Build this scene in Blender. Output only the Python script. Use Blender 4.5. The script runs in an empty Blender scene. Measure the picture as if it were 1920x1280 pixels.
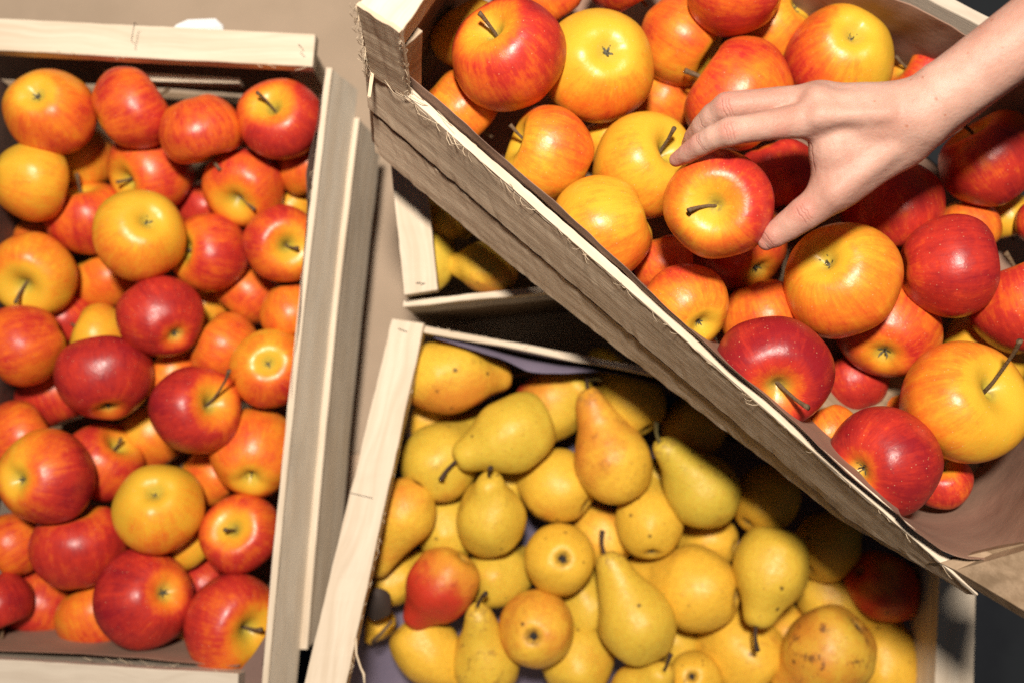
import bpy, bmesh, math, random
import numpy as np
from mathutils import Vector, Matrix, noise as mnoise

random.seed(11)
SC = bpy.context.scene
COL = SC.collection

# ------------------------------------------------------------------ camera
F = 1867.0                       # focal length in photo pixels (35 mm lens)
CAM_H = 1.09                     # camera height over the table
TILT = math.radians(3.25)
cam_d = bpy.data.cameras.new('camera')
cam = bpy.data.objects.new('camera', cam_d)
COL.objects.link(cam)
cam.location = (0, 0, CAM_H)
cam.rotation_euler = (TILT, 0, 0)
cam_d.sensor_width = 36.0
cam_d.lens = 36.0 * F / 1920.0
cam_d.clip_start = 0.02
cam_d.clip_end = 50
cam_d.dof.use_dof = True
cam_d.dof.focus_distance = 0.69
cam_d.dof.aperture_fstop = 3.2
SC.camera = cam

# ------------------------------------------------------------------ light
world = bpy.data.worlds.new('World')
SC.world = world
world.use_nodes = True
wb = world.node_tree.nodes['Background']
wb.inputs[0].default_value = (0.78, 0.84, 1.0, 1)
wb.inputs[1].default_value = 0.038
ld = bpy.data.lights.new('flash', 'AREA')
ld.shape = 'DISK'
ld.size = 0.17
ld.energy = 43.5
ld.color = (1.0, 0.915, 0.80)
lo = bpy.data.objects.new('flash', ld)
COL.objects.link(lo)
lo.location = (-0.02, 0.40, CAM_H + 0.70)
lo.rotation_euler = (0, 0, 0)

vs = SC.view_settings
SC.display_settings.display_device = 'sRGB'
vs.view_transform = 'Standard'
vs.look = 'None'
vs.exposure = 0.0
vs.gamma = 1.0
vs.use_curve_mapping = False
SC.cycles.use_denoising = False
SC.cycles.max_bounces = 6
SC.cycles.diffuse_bounces = 2
SC.cycles.sample_clamp_indirect = 3.0

# ------------------------------------------------------------------ helpers
RC = Matrix.Rotation(TILT, 3, 'X')
CAMP = Vector((0, 0, CAM_H))


def ray(px, py):
    return RC @ Vector(((px - 960) / F, -(py - 640) / F, -1.0))


def pt(px, py, d):
    return CAMP + ray(px, py) * d


def atz(px, py, z):
    r = ray(px, py)
    return CAMP + r * ((z - CAM_H) / r.z)


def onplane(px, py, o, n):
    r = ray(px, py)
    return CAMP + r * ((o - CAMP).dot(n) / r.dot(n))


def tag(o, label=None, cat=None, group=None, kind=None):
    if label:
        o['label'] = label
    if cat:
        o['category'] = cat
    if group:
        o['group'] = group
    if kind:
        o['kind'] = kind
    return o


def link(name, me, mat=None, parent=None, smooth=True):
    if mat is not None and not me.materials:
        me.materials.append(mat)
    if smooth:
        me.polygons.foreach_set('use_smooth', [True] * len(me.polygons))
    o = bpy.data.objects.new(name, me)
    COL.objects.link(o)
    if parent is not None:
        o.parent = parent
        o.matrix_parent_inverse = Matrix.Translation(-parent.location)
    return o


def empty(name, loc):
    o = bpy.data.objects.new(name, None)
    COL.objects.link(o)
    o.location = loc
    o.empty_display_size = 0.03
    return o


def mesh(name, v, f):
    me = bpy.data.meshes.new(name)
    me.from_pydata([tuple(a) for a in v], [], f)
    me.update()
    return me


# ------------------------------------------------------------------ materials
class N:
    """small node-graph helper"""

    def __init__(s, name):
        s.m = bpy.data.materials.new(name)
        s.m.use_nodes = True
        s.nt = s.m.node_tree
        s.b = s.nt.nodes['Principled BSDF']

    def new(s, t, **kw):
        n = s.nt.nodes.new(t)
        for k, v in kw.items():
            setattr(n, k, v)
        return n

    def put(s, sock, v):
        if hasattr(v, 'links'):
            s.nt.links.new(v, sock)
        else:
            if sock.type == 'RGBA' and len(v) == 3:
                v = (*v, 1)
            sock.default_value = v

    def math(s, op, a, b=0.0, c=None, clamp=False):
        n = s.new('ShaderNodeMath', operation=op, use_clamp=clamp)
        s.put(n.inputs[0], a)
        s.put(n.inputs[1], b)
        if c is not None:
            s.put(n.inputs[2], c)
        return n.outputs[0]

    def vmath(s, op, a, b=(0, 0, 0), out=0):
        n = s.new('ShaderNodeVectorMath', operation=op)
        s.put(n.inputs[0], a)
        if op == 'SCALE':
            s.put(n.inputs['Scale'], b)
        elif op not in ('NORMALIZE', 'LENGTH'):
            s.put(n.inputs[1], b)
        return n.outputs['Value' if op in ('DOT_PRODUCT', 'LENGTH') else 'Vector']

    def noise(s, vec, scale=5, detail=3, rough=0.55):
        n = s.new('ShaderNodeTexNoise')
        s.put(n.inputs['Vector'], vec)
        n.inputs['Scale'].default_value = scale
        n.inputs['Detail'].default_value = detail
        n.inputs['Roughness'].default_value = rough
        return n.outputs[0]

    def voro(s, vec, scale=5, rnd=1.0):
        n = s.new('ShaderNodeTexVoronoi')
        s.put(n.inputs['Vector'], vec)
        n.inputs['Scale'].default_value = scale
        n.inputs['Randomness'].default_value = rnd
        return n.outputs['Distance']

    def mix(s, fac, a, b):
        n = s.new('ShaderNodeMix', data_type='RGBA')
        s.put(n.inputs[0], fac)
        s.put(n.inputs[6], a)
        s.put(n.inputs[7], b)
        return n.outputs[2]

    def step(s, v, lo, hi, a=0.0, b=1.0):
        n = s.new('ShaderNodeMapRange', interpolation_type='SMOOTHSTEP')
        s.put(n.inputs[0], v)
        n.inputs[1].default_value = lo
        n.inputs[2].default_value = hi
        n.inputs[3].default_value = a
        n.inputs[4].default_value = b
        return n.outputs[0]

    def ramp(s, fac, stops):
        n = s.new('ShaderNodeValToRGB')
        el = n.color_ramp.elements
        while len(el) < len(stops):
            el.new(0.5)
        for e, (p, c) in zip(el, stops):
            e.position = p
            e.color = (*c, 1)
        s.put(n.inputs[0], fac)
        return n.outputs[0]

    def attr(s, name, vec=False):
        n = s.new('ShaderNodeAttribute', attribute_type='OBJECT', attribute_name=name)
        return n.outputs['Vector' if vec else 'Fac']

    def obj(s):
        return s.new('ShaderNodeTexCoord').outputs['Object']

    def rand(s):
        return s.new('ShaderNodeObjectInfo').outputs['Random']

    def bump(s, h, strength=0.2, dist=0.001):
        n = s.new('ShaderNodeBump')
        n.inputs['Strength'].default_value = strength
        n.inputs['Distance'].default_value = dist
        s.put(n.inputs['Height'], h)
        s.put(s.b.inputs['Normal'], n.outputs[0])

    def xyz(s, v):
        n = s.new('ShaderNodeSeparateXYZ')
        s.put(n.inputs[0], v)
        return n.outputs

    def comb(s, x, y, z):
        n = s.new('ShaderNodeCombineXYZ')
        s.put(n.inputs[0], x)
        s.put(n.inputs[1], y)
        s.put(n.inputs[2], z)
        return n.outputs[0]


def apple_material():
    g = N('apple_skin')
    o = g.obj()
    n = g.vmath('NORMALIZE', o)
    x, y, z = g.xyz(n)
    rnd = g.rand()
    off = g.math('MULTIPLY', rnd, 37.0)
    rxy = g.math('ADD', g.math('SQRT', g.math('ADD', g.math('MULTIPLY', x, x), g.math('MULTIPLY', y, y))), 0.12)
    sx = g.math('DIVIDE', x, rxy)
    sy = g.math('DIVIDE', y, rxy)
    sv = g.comb(g.math('MULTIPLY_ADD', sx, 7.5, off), g.math('MULTIPLY', sy, 7.5), g.math('MULTIPLY_ADD', z, 1.3, off))
    streak = g.noise(sv, 1.0, 4, 0.62)
    sv2 = g.comb(g.math('MULTIPLY_ADD', sx, 24, off), g.math('MULTIPLY', sy, 24), g.math('MULTIPLY_ADD', z, 2.6, off))
    fine = g.noise(sv2, 1.0, 3, 0.6)
    shift = g.comb(off, off, off)
    blot = g.noise(g.vmath('ADD', o, shift), 1.5, 3, 0.5)
    mott = g.noise(g.vmath('ADD', o, shift), 9.0, 4, 0.65)
    fac = g.math('ADD', g.attr('blush'), g.vmath('DOT_PRODUCT', n, g.attr('blush_dir', True)))
    fac = g.math('MULTIPLY_ADD', g.math('SUBTRACT', blot, 0.5), 0.60, fac)
    fac = g.math('MULTIPLY_ADD', g.math('SUBTRACT', streak, 0.5), 0.38, fac)
    fac = g.math('MULTIPLY_ADD', g.math('SUBTRACT', fine, 0.5), 0.20, fac)
    fac = g.math('MULTIPLY_ADD', g.math('SUBTRACT', mott, 0.5), 0.30, fac)
    # the ends of an apple colour last: yellow round the stem and the calyx
    topy = g.step(g.math('MULTIPLY_ADD', g.math('SUBTRACT', streak, 0.5), 0.12, z), 0.66, 1.0, 0, 0.50)
    boty = g.step(g.math('MULTIPLY_ADD', g.math('SUBTRACT', streak, 0.5), -0.12, z), -0.80, -1.0, 0, 0.36)
    fac = g.math('SUBTRACT', fac, g.math('ADD', topy, boty))
    col = g.ramp(fac, [(0.0, (0.73, 0.42, 0.034)), (0.20, (0.78, 0.375, 0.028)), (0.40, (0.79, 0.22, 0.020)),
                       (0.56, (0.72, 0.125, 0.018)), (0.74, (0.52, 0.034, 0.020)), (1.0, (0.27, 0.011, 0.016))])
    green = g.step(z, 0.90, 0.99, 0, 0.75)
    col = g.mix(green, col, (0.42, 0.36, 0.045))
    greenb = g.step(z, -0.945, -0.995, 0, 0.7)
    col = g.mix(greenb, col, (0.50, 0.40, 0.06))
    rus = g.math('MULTIPLY', g.step(z, 0.955, 1.0, 0, 0.85), g.step(mott, 0.40, 0.6))
    col = g.mix(rus, col, (0.26, 0.17, 0.06))
    # pale lenticels
    v = g.voro(g.vmath('ADD', o, shift), 11.0)
    dots = g.math('MULTIPLY', g.step(v, 0.13, 0.05), g.step(mott, 0.40, 0.60, 0, 0.60))
    col = g.mix(dots, col, (0.85, 0.62, 0.32))
    # a few scuffs
    sc = g.step(g.noise(g.vmath('ADD', o, shift), 3.2, 6, 0.7), 0.67, 0.74, 0, 0.45)
    col = g.mix(sc, col, (0.38, 0.17, 0.06))
    g.put(g.b.inputs['Base Color'], col)
    g.put(g.b.inputs['Roughness'], g.step(mott, 0.3, 0.7, 0.31, 0.43))
    g.b.inputs['Specular IOR Level'].default_value = 0.42
    g.b.inputs['Subsurface Weight'].default_value = 0.06
    g.b.inputs['Subsurface Radius'].default_value = (0.9, 0.35, 0.1)
    g.b.inputs['Subsurface Scale'].default_value = 0.004
    g.bump(g.math('ADD', g.math('MULTIPLY', blot, 2.0), g.math('MULTIPLY', mott, 0.5)), 0.30, 0.0016)
    return g.m


def pear_material():
    g = N('pear_skin')
    o = g.obj()
    n = g.vmath('NORMALIZE', o)
    x, y, z = g.xyz(o)
    off = g.math('MULTIPLY', g.rand(), 41.0)
    shift = g.comb(off, off, off)
    os = g.vmath('ADD', o, shift)
    blot = g.noise(os, 1.3, 3, 0.55)
    mott = g.noise(os, 8.0, 5, 0.7)
    fine = g.noise(os, 34.0, 3, 0.6)
    base = g.mix(g.attr('green'), (0.83, 0.48, 0.048), (0.52, 0.45, 0.055))
    base = g.mix(g.step(mott, 0.35, 0.7, 0, 0.5), base, (0.62, 0.32, 0.024))
    fac = g.math('ADD', g.attr('blush'), g.vmath('DOT_PRODUCT', n, g.attr('blush_dir', True)))
    fac = g.math('MULTIPLY_ADD', g.math('SUBTRACT', blot, 0.5), 0.8, fac)
    fac = g.math('MULTIPLY_ADD', g.math('SUBTRACT', mott, 0.5), 0.25, fac)
    col = g.mix(g.step(fac, 0.15, 0.6, 0, 0.85), base, (0.66, 0.21, 0.026))
    col = g.mix(g.step(fac, 0.55, 0.95), col, (0.55, 0.040, 0.018))
    # russet freckles, ends and bruises
    v = g.voro(os, 8.0)
    dots = g.math('MULTIPLY', g.step(v, 0.21, 0.10), g.step(g.noise(os, 4.5, 2), 0.45, 0.6, 0, 0.65))
    col = g.mix(dots, col, (0.22, 0.13, 0.03))
    rad = g.vmath('LENGTH', g.comb(x, y, 0.0))
    rend = g.math('MULTIPLY', g.math('MULTIPLY', g.step(rad, 0.30, 0.10), g.step(z, 0.0, -0.3)), g.step(mott, 0.36, 0.60, 0.35, 0.9))
    col = g.mix(rend, col, (0.20, 0.12, 0.035))
    rtop = g.math('MULTIPLY', g.step(z, 1.45, 1.9), g.step(mott, 0.4, 0.62, 0, 0.55))
    col = g.mix(rtop, col, (0.26, 0.16, 0.05))
    spot = g.step(g.math('MULTIPLY_ADD', g.math('SUBTRACT', fine, 0.5), 0.12, g.voro(os, 2.6)), 0.20, 0.11)
    spot = g.math('MULTIPLY', spot, g.step(g.noise(os, 2.2, 1), 0.57, 0.63, 0, 0.8))
    col = g.mix(spot, col, (0.07, 0.035, 0.015))
    brs = g.step(g.noise(os, 2.6, 6, 0.72), 0.56, 0.64, 0, 0.75)
    col = g.mix(g.math('MULTIPLY', brs, g.attr('bruise')), col, (0.13, 0.055, 0.02))
    g.put(g.b.inputs['Base Color'], col)
    g.put(g.b.inputs['Roughness'], g.step(mott, 0.3, 0.7, 0.38, 0.52))
    g.b.inputs['Specular IOR Level'].default_value = 0.36
    g.b.inputs['Subsurface Weight'].default_value = 0.08
    g.b.inputs['Subsurface Radius'].default_value = (0.9, 0.5, 0.15)
    g.b.inputs['Subsurface Scale'].default_value = 0.004
    g.bump(g.math('ADD', g.math('MULTIPLY', blot, 2.5), g.math('MULTIPLY', mott, 0.5)), 0.35, 0.0020)
    return g.m


def stem_material(name, c1, c2):
    g = N(name)
    o = g.obj()
    g.put(g.b.inputs['Base Color'], g.mix(g.noise(o, 14, 4), c1, c2))
    g.b.inputs['Roughness'].default_value = 0.75
    g.bump(g.noise(o, 25, 3), 0.6, 0.002)
    return g.m


def wood_material(name, light, dark, grain=1.0, dirt=0.2, bump=0.4):
    g = N(name)
    o = g.obj()
    x, y, z = g.xyz(o)
    off = g.math('MULTIPLY', g.rand(), 23.0)
    warp = g.noise(g.comb(g.math('MULTIPLY_ADD', x, 6, off), g.math('MULTIPLY', y, 14), g.math('MULTIPLY', z, 14)), 1, 2)
    gv = g.comb(g.math('MULTIPLY_ADD', x, 5, off), g.math('MULTIPLY_ADD', warp, 5.0, g.math('MULTIPLY', y, 150 * grain)),
                g.math('MULTIPLY', z, 150 * grain))
    gr = g.noise(gv, 1.0, 4, 0.6)
    fv = g.comb(g.math('MULTIPLY_ADD', x, 40, off), g.math('MULTIPLY', y, 900), g.math('MULTIPLY', z, 900))
    fib = g.noise(fv, 1.0, 3, 0.65)
    big = g.noise(g.comb(g.math('MULTIPLY_ADD', x, 9, off), g.math('MULTIPLY', y, 22), g.math('MULTIPLY', z, 22)), 1, 3)
    col = g.mix(g.step(gr, 0.33, 0.70), light, dark)
    col = g.mix(g.step(fib, 0.42, 0.75, 0, 0.45), col, dark)
    col = g.mix(g.step(big, 0.5, 0.72, 0, dirt), col, tuple(c * 0.45 for c in dark))
    g.put(g.b.inputs['Base Color'], col)
    g.b.inputs['Roughness'].default_value = 0.72
    g.b.inputs['Specular IOR Level'].default_value = 0.25
    g.bump(g.math('ADD', g.math('MULTIPLY', fib, 0.6), gr), bump, 0.0009)
    return g.m


def paper_material(name, c1, c2, rough=0.8):
    g = N(name)
    o = g.obj()
    a = g.noise(o, 9, 4)
    f = g.noise(o, 420, 3, 0.7)
    cr = g.noise(o, 38, 5, 0.6)
    col = g.mix(g.step(a, 0.35, 0.7), c1, c2)
    col = g.mix(g.step(f, 0.45, 0.75, 0, 0.25), col, tuple(c * 0.6 for c in c1))
    g.put(g.b.inputs['Base Color'], col)
    g.b.inputs['Roughness'].default_value = rough
    g.b.inputs['Specular IOR Level'].default_value = 0.3
    g.bump(g.math('ADD', cr, g.math('MULTIPLY', f, 0.15)), 0.35, 0.0025)
    return g.m


def skin_material():
    g = N('skin')
    o = g.obj()
    a = g.noise(o, 22, 4, 0.6)
    b = g.noise(o, 130, 4, 0.65)
    c = g.noise(o, 700, 3, 0.6)
    col = g.mix(g.step(a, 0.35, 0.68), (0.56, 0.338, 0.265), (0.46, 0.24, 0.182))
    col = g.mix(g.step(b, 0.45, 0.72, 0, 0.30), col, (0.49, 0.225, 0.16))
    # rosier finger tips and knuckles
    rosy = None
    for p, r in ROSY:
        dd = g.vmath('LENGTH', g.vmath('SUBTRACT', o, tuple(p)))
        s = g.step(dd, r, r * 0.25, 0, 0.6)
        rosy = s if rosy is None else g.math('MAXIMUM', rosy, s)
    col = g.mix(rosy, col, (0.53, 0.205, 0.16))
    fr = None
    for p, r in FRECKLES:
        dd = g.vmath('LENGTH', g.vmath('SUBTRACT', o, tuple(p)))
        s = g.step(g.math('MULTIPLY_ADD', g.math('SUBTRACT', c, 0.5), r * 0.8, dd), r, r * 0.5, 0, 0.75)
        fr = s if fr is None else g.math('MAXIMUM', fr, s)
    col = g.mix(fr, col, (0.36, 0.13, 0.07))
    v = g.math('MULTIPLY', g.step(g.voro(o, 170), 0.22, 0.08), g.step(a, 0.42, 0.62, 0, 0.22))
    col = g.mix(v, col, (0.48, 0.21, 0.13))
    crs = None
    for p, ax, reach, wd in CREASES:
        dv_ = g.vmath('SUBTRACT', o, tuple(p))
        wob = g.math('MULTIPLY', g.math('SUBTRACT', g.noise(o, 160, 2), 0.5), 0.0042)
        ln = g.math('ABSOLUTE', g.math('ADD', g.vmath('DOT_PRODUCT', dv_, tuple(ax)), wob))
        k_ = g.math('MULTIPLY', g.step(ln, wd, wd * .15), g.step(g.vmath('LENGTH', dv_), reach, reach * .55))
        crs = k_ if crs is None else g.math('MAXIMUM', crs, k_)
    col = g.mix(g.math('MULTIPLY', crs, 0.42), col, (0.33, 0.105, 0.075))
    g.put(g.b.inputs['Base Color'], col)
    g.b.inputs['Roughness'].default_value = 0.52
    g.b.inputs['Specular IOR Level'].default_value = 0.32
    g.b.inputs['Subsurface Weight'].default_value = 0.22
    g.b.inputs['Subsurface Radius'].default_value = (1.0, 0.32, 0.16)
    g.b.inputs['Subsurface Scale'].default_value = 0.0035
    wv = g.noise(g.vmath('MULTIPLY', o, (1, 1, 1)), 260, 4, 0.6)
    g.bump(g.math('ADD', g.math('MULTIPLY', b, 0.8), g.math('ADD', g.math('MULTIPLY_ADD', crs, -1.6, g.math('MULTIPLY', c, 0.35)), wv)), 0.30, 0.0013)
    return g.m


M_APPLE = apple_material()
M_PEAR = pear_material()
M_STEM = stem_material('stem_bark', (0.19, 0.115, 0.055), (0.07, 0.04, 0.022))
M_STEMP = stem_material('pear_stem_bark', (0.075, 0.036, 0.017), (0.03, 0.016, 0.010))
M_STEMG = stem_material('stem_green', (0.20, 0.17, 0.05), (0.09, 0.06, 0.025))
M_CALYX = stem_material('calyx_dry', (0.17, 0.15, 0.09), (0.05, 0.042, 0.028))
M_CALYXP = stem_material('calyx_black', (0.035, 0.024, 0.018), (0.012, 0.009, 0.008))
M_WOOD = wood_material('pale_wood', (0.73, 0.615, 0.48), (0.62, 0.495, 0.365), 0.7, 0.10, 0.4)
M_WOODG = wood_material('veneer_wood', (0.62, 0.53, 0.43), (0.52, 0.43, 0.34), 0.5, 0.20, 0.35)
M_ROUGH = wood_material('sawn_wood', (0.64, 0.50, 0.36), (0.43, 0.31, 0.21), 0.8, 0.35, 0.6)
M_VEN = wood_material('grey_veneer', (0.90, 0.785, 0.635), (0.82, 0.68, 0.52), 0.45, 0.22, 0.3)
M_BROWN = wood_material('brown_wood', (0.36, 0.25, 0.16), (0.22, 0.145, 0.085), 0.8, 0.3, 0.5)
M_FIBRE = wood_material('wood_fibre', (0.72, 0.58, 0.42), (0.60, 0.45, 0.30), 0.5, 0.1, 0.3)
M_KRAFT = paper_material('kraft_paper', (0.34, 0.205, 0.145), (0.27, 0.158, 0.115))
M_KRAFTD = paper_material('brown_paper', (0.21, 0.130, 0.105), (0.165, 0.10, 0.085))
M_LILAC = paper_material('lilac_paper', (0.19, 0.155, 0.215), (0.13, 0.11, 0.17))
M_TABLE = paper_material('table_card', (0.46, 0.345, 0.25), (0.40, 0.30, 0.215), 0.9)
M_PEACH = paper_material('pale_card', (0.62, 0.44, 0.31), (0.56, 0.39, 0.27), 0.9)
M_GROUND = paper_material('ground_dark', (0.030, 0.034, 0.040), (0.018, 0.02, 0.026), 0.9)
M_WHITE = paper_material('white_paper', (0.80, 0.80, 0.80), (0.74, 0.74, 0.75), 0.7)
M_LEAF = paper_material('dry_leaf', (0.075, 0.048, 0.035), (0.035, 0.025, 0.022), 0.7)
gm = N('staple_wire')
gm.b.inputs['Base Color'].default_value = (0.12, 0.11, 0.10, 1)
gm.b.inputs['Metallic'].default_value = 0.8
gm.b.inputs['Roughness'].default_value = 0.5
M_STAPLE = gm.m

# ------------------------------------------------------------------ setting
DOWN = Vector((0, 0, -1))
UPZ = Vector((0, 0, 1))


def sheet(name, pts, mat, thick, parent=None):
    n = len(pts)
    v = [Vector(p) for p in pts] + [Vector(p) + DOWN * thick for p in pts]
    f = [list(range(n)), list(range(2 * n - 1, n - 1, -1))]
    for i in range(n):
        j = (i + 1) % n
        f.append([i, i + n, j + n, j])
    me = mesh(name, v, f)
    bm = bmesh.new()
    bm.from_mesh(me)
    bmesh.ops.recalc_face_normals(bm, faces=bm.faces)
    bm.to_mesh(me)
    bm.free()
    return link(name, me, mat, parent, smooth=False)


g_ = sheet('ground', [(-4, -4, -0.42), (4, -4, -0.42), (4, 4, -0.42), (-4, 4, -0.42)], M_GROUND, 0.05)
tag(g_, kind='structure')
yb = atz(660, 848, 0).y
yc = atz(640, 998, 0).y
t_ = sheet('table_top', [(-1.2, yb, 0), (0.16, yb, 0), (0.16, 1.1, 0), (-1.2, 1.1, 0)], M_TABLE, 0.03)
tag(t_, kind='structure')
t2 = sheet('table_edge', [(-1.2, yc, -0.004), (0.16, yc, -0.004), (0.16, yb - 0.001, -0.004), (-1.2, yb - 0.001, -0.004)], M_PEACH, 0.026)
tag(t2, kind='structure')


# ------------------------------------------------------------------ crates
def slab(name, quad, down, h, mat, parent, segs=24, rough=0.0004, bow=0.0, bevel=0.0012, hfun=None):
    """A board: quad = its top face a0,b0,b1,a1 (a0->b0 is the length), extruded by h along down."""
    a0, b0, b1, a1 = [Vector(q) for q in quad]
    down = Vector(down).normalized()
    X = (b0 - a0).normalized()
    Z = -down
    Y = Z.cross(X).normalized()
    Z = X.cross(Y).normalized()
    org = (a0 + b0 + a1 + b1) / 4
    Mx = Matrix((X, Y, Z)).transposed().to_4x4()
    Mx.translation = org
    inv = Mx.inverted()
    verts, faces = [], []
    hs = 3
    sd = random.random() * 50
    for i in range(segs + 1):
        t = i / segs
        p, q = a0.lerp(b0, t), a1.lerp(b1, t)
        bo = Y * (bow * math.sin(math.pi * t))
        ringp = []
        hh = hfun(t) if hfun else h
        for k in range(hs + 1):
            ringp.append(p + down * (hh * k / hs) + bo)
        for k in range(hs, -1, -1):
            ringp.append(q + down * (hh * k / hs) + bo)
        for k, c in enumerate(ringp):
            nv = mnoise.noise_vector(c * 160 + Vector((sd, k * 3.1, 0)))
            nl = mnoise.noise_vector(c * 25 + Vector((sd, k * 7.7, 5)))
            verts.append(inv @ (c + nv * rough + nl * rough * 1.2))
    m = 2 * (hs + 1)
    for i in range(segs):
        for k in range(m):
            kk = (k + 1) % m
            faces.append([i * m + k, i * m + kk, (i + 1) * m + kk, (i + 1) * m + k])
    faces.append(list(range(m))[::-1])
    faces.append([segs * m + k for k in range(m)])
    me = mesh(name, verts, faces)
    bm = bmesh.new()
    bm.from_mesh(me)
    bmesh.ops.recalc_face_normals(bm, faces=bm.faces)
    bm.to_mesh(me)
    bm.free()
    o = link(name, me, mat, None, smooth=False)
    if parent is not None:
        o.parent = parent
        o.matrix_basis = Matrix.Translation(-parent.location) @ Mx
    else:
        o.matrix_world = Mx
    if bevel:
        bv = o.modifiers.new('bevel', 'BEVEL')
        bv.width = bevel
        bv.segments = 2
        bv.limit_method = 'ANGLE'
        bv.angle_limit = math.radians(50)
    return o


def tube_geo(path, radii, k=6, v=None, f=None):
    v = [] if v is None else v
    f = [] if f is None else f
    base = len(v)
    n = len(path)
    for i, p in enumerate(path):
        p = Vector(p)
        a = Vector(path[max(i - 1, 0)])
        b = Vector(path[min(i + 1, n - 1)])
        t = (b - a).normalized()
        u = t.orthogonal().normalized()
        if i:
            u = (pu - t * pu.dot(t))
            u = u.normalized() if u.length > 1e-6 else t.orthogonal().normalized()
        pu = u
        w = t.cross(u)
        for j in range(k):
            an = 2 * math.pi * j / k
            v.append(p + (u * math.cos(an) + w * math.sin(an)) * radii[i])
    for i in range(n - 1):
        for j in range(k):
            jj = (j + 1) % k
            f.append([base + i * k + j, base + i * k + jj, base + (i + 1) * k + jj, base + (i + 1) * k + j])
    f.append([base + j for j in range(k)][::-1])
    f.append([base + (n - 1) * k + j for j in range(k)])
    return v, f


def tube(name, path, radii, mat, parent=None, k=6):
    v, f = tube_geo(path, radii, k)
    return link(name, mesh(name, v, f), mat, parent)


def splinters(parent, pts, n, length, out, seed=0, rad=0.00022):
    """fine torn wood fibres along an edge, one part"""
    rg = random.Random(seed)
    v, f = [], []
    for _ in range(n):
        s = rg.random() * (len(pts) - 1)
        i = int(s)
        p = Vector(pts[i]).lerp(Vector(pts[i + 1]), s - i)
        dr = (Vector(out) + Vector((rg.uniform(-1, 1), rg.uniform(-1, 1), rg.uniform(-.6, .8))) * 0.9).normalized()
        along = (Vector(pts[i + 1]) - Vector(pts[i])).normalized() * rg.choice((-1, 1))
        L = length * rg.uniform(0.3, 1.2)
        curl = rg.uniform(0.2, 1.0)
        path = [p, p + (dr * 0.35 + along * 0.35) * L, p + (dr * 0.55 + along * (0.7 + 0.2 * curl)) * L,
                p + (dr * (0.6 - 0.3 * curl) + along * (0.85 + 0.2 * curl)) * L]
        r = rad * rg.uniform(0.6, 1.5)
        tube_geo(path, [r, r, r * .8, r * .3], 4, v, f)
    return tag(link('torn_fibres', mesh('torn_fibres', v, f), M_FIBRE, parent), kind='stuff')


def grid(name, rows, mat, parent=None, thick=0.0004, wr=0.0012, sub=2, seed=0):
    """a sheet of paper through rows of points"""
    R = len(rows)
    Cn = len(rows[0])
    v, f = [], []
    for r in rows:
        for p in r:
            v.append(Vector(p))
    for i in range(R - 1):
        for j in range(Cn - 1):
            f.append([i * Cn + j, i * Cn + j + 1, (i + 1) * Cn + j + 1, (i + 1) * Cn + j])
    me = mesh(name, v, f)
    bm = bmesh.new()
    bm.from_mesh(me)
    bmesh.ops.subdivide_edges(bm, edges=bm.edges, cuts=3, use_grid_fill=True)
    for _ in range(3):
        bmesh.ops.smooth_vert(bm, verts=[q for q in bm.verts if not q.is_boundary], factor=0.5, use_axis_x=True, use_axis_y=True, use_axis_z=True)
    for q in bm.verts:
        nz = mnoise.noise_vector(q.co * 38 + Vector((seed, 0, 0))) + mnoise.noise_vector(q.co * 95) * 0.4
        q.co += nz * wr
    bmesh.ops.recalc_face_normals(bm, faces=bm.faces)
    bm.to_mesh(me)
    bm.free()
    o = link(name, me, mat, parent)
    so = o.modifiers.new('thickness', 'SOLIDIFY')
    so.thickness = thick
    so.offset = 0
    sb = o.modifiers.new('smooth', 'SUBSURF')
    sb.levels = sb.render_levels = 1
    return o


def pline(ps, n):
    """resample a pixel polyline"""
    ps = [Vector(p) for p in ps]
    L = [0]
    for a, b in zip(ps, ps[1:]):
        L.append(L[-1] + (b - a).length)
    out = []
    for i in range(n):
        s = L[-1] * i / (n - 1)
        for k in range(len(ps) - 1):
            if s <= L[k + 1] + 1e-9:
                out.append(ps[k].lerp(ps[k + 1], (s - L[k]) / max(L[k + 1] - L[k], 1e-9)))
                break
    return out


def staple(parent, px0, px1, d, r=0.0003):
    a, b = pt(*px0, d), pt(*px1, d)
    tube('staple', [a + DOWN * 0.006, a + Vector((0, 0, .0006)), b + Vector((0, 0, .0006)), b + DOWN * 0.006], [r] * 4, M_STAPLE, parent, 5)


# ---- crate with apples on the left
zH = CAM_H - 0.845        # head rail tops
zS = CAM_H - 0.870        # side slat tops
cl = empty('fruit_crate', (-0.33, -0.03, 0))
tag(cl, 'upright pale wooden crate of red apples along the left edge of the table', 'crate', 'wooden fruit crates')
q = [atz(-90, 30, zH), atz(592, 64, zH), atz(586, 126, zH), atz(-90, 90, zH)]
slab('head_rail', q, DOWN, 0.015, M_WOOD, cl)
q2 = [atz(-120, 1228, zH - .02), atz(447, 1262, zH - .02), atz(444, 1325, zH - .02), atz(-120, 1295, zH - .02)]
slab('head_rail', q2, Vector((0, -.14, -1)), 0.13, M_WOODG, cl)
# corner posts between head rails and the table
def post(parent, c, s, ztop, zbot=0.001, mat=M_WOOD):
    a = Vector((c[0], c[1], ztop))
    qd = [a + Vector((-s, -s, 0)), a + Vector((s, -s, 0)), a + Vector((s, s, 0)), a + Vector((-s, s, 0))]
    return slab('corner_post', qd, DOWN, ztop - zbot, mat, parent, segs=2)
pc = atz(572, 96, zH - .018)
post(cl, (pc.x - .008, pc.y), 0.011, zH - .0165)
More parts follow.
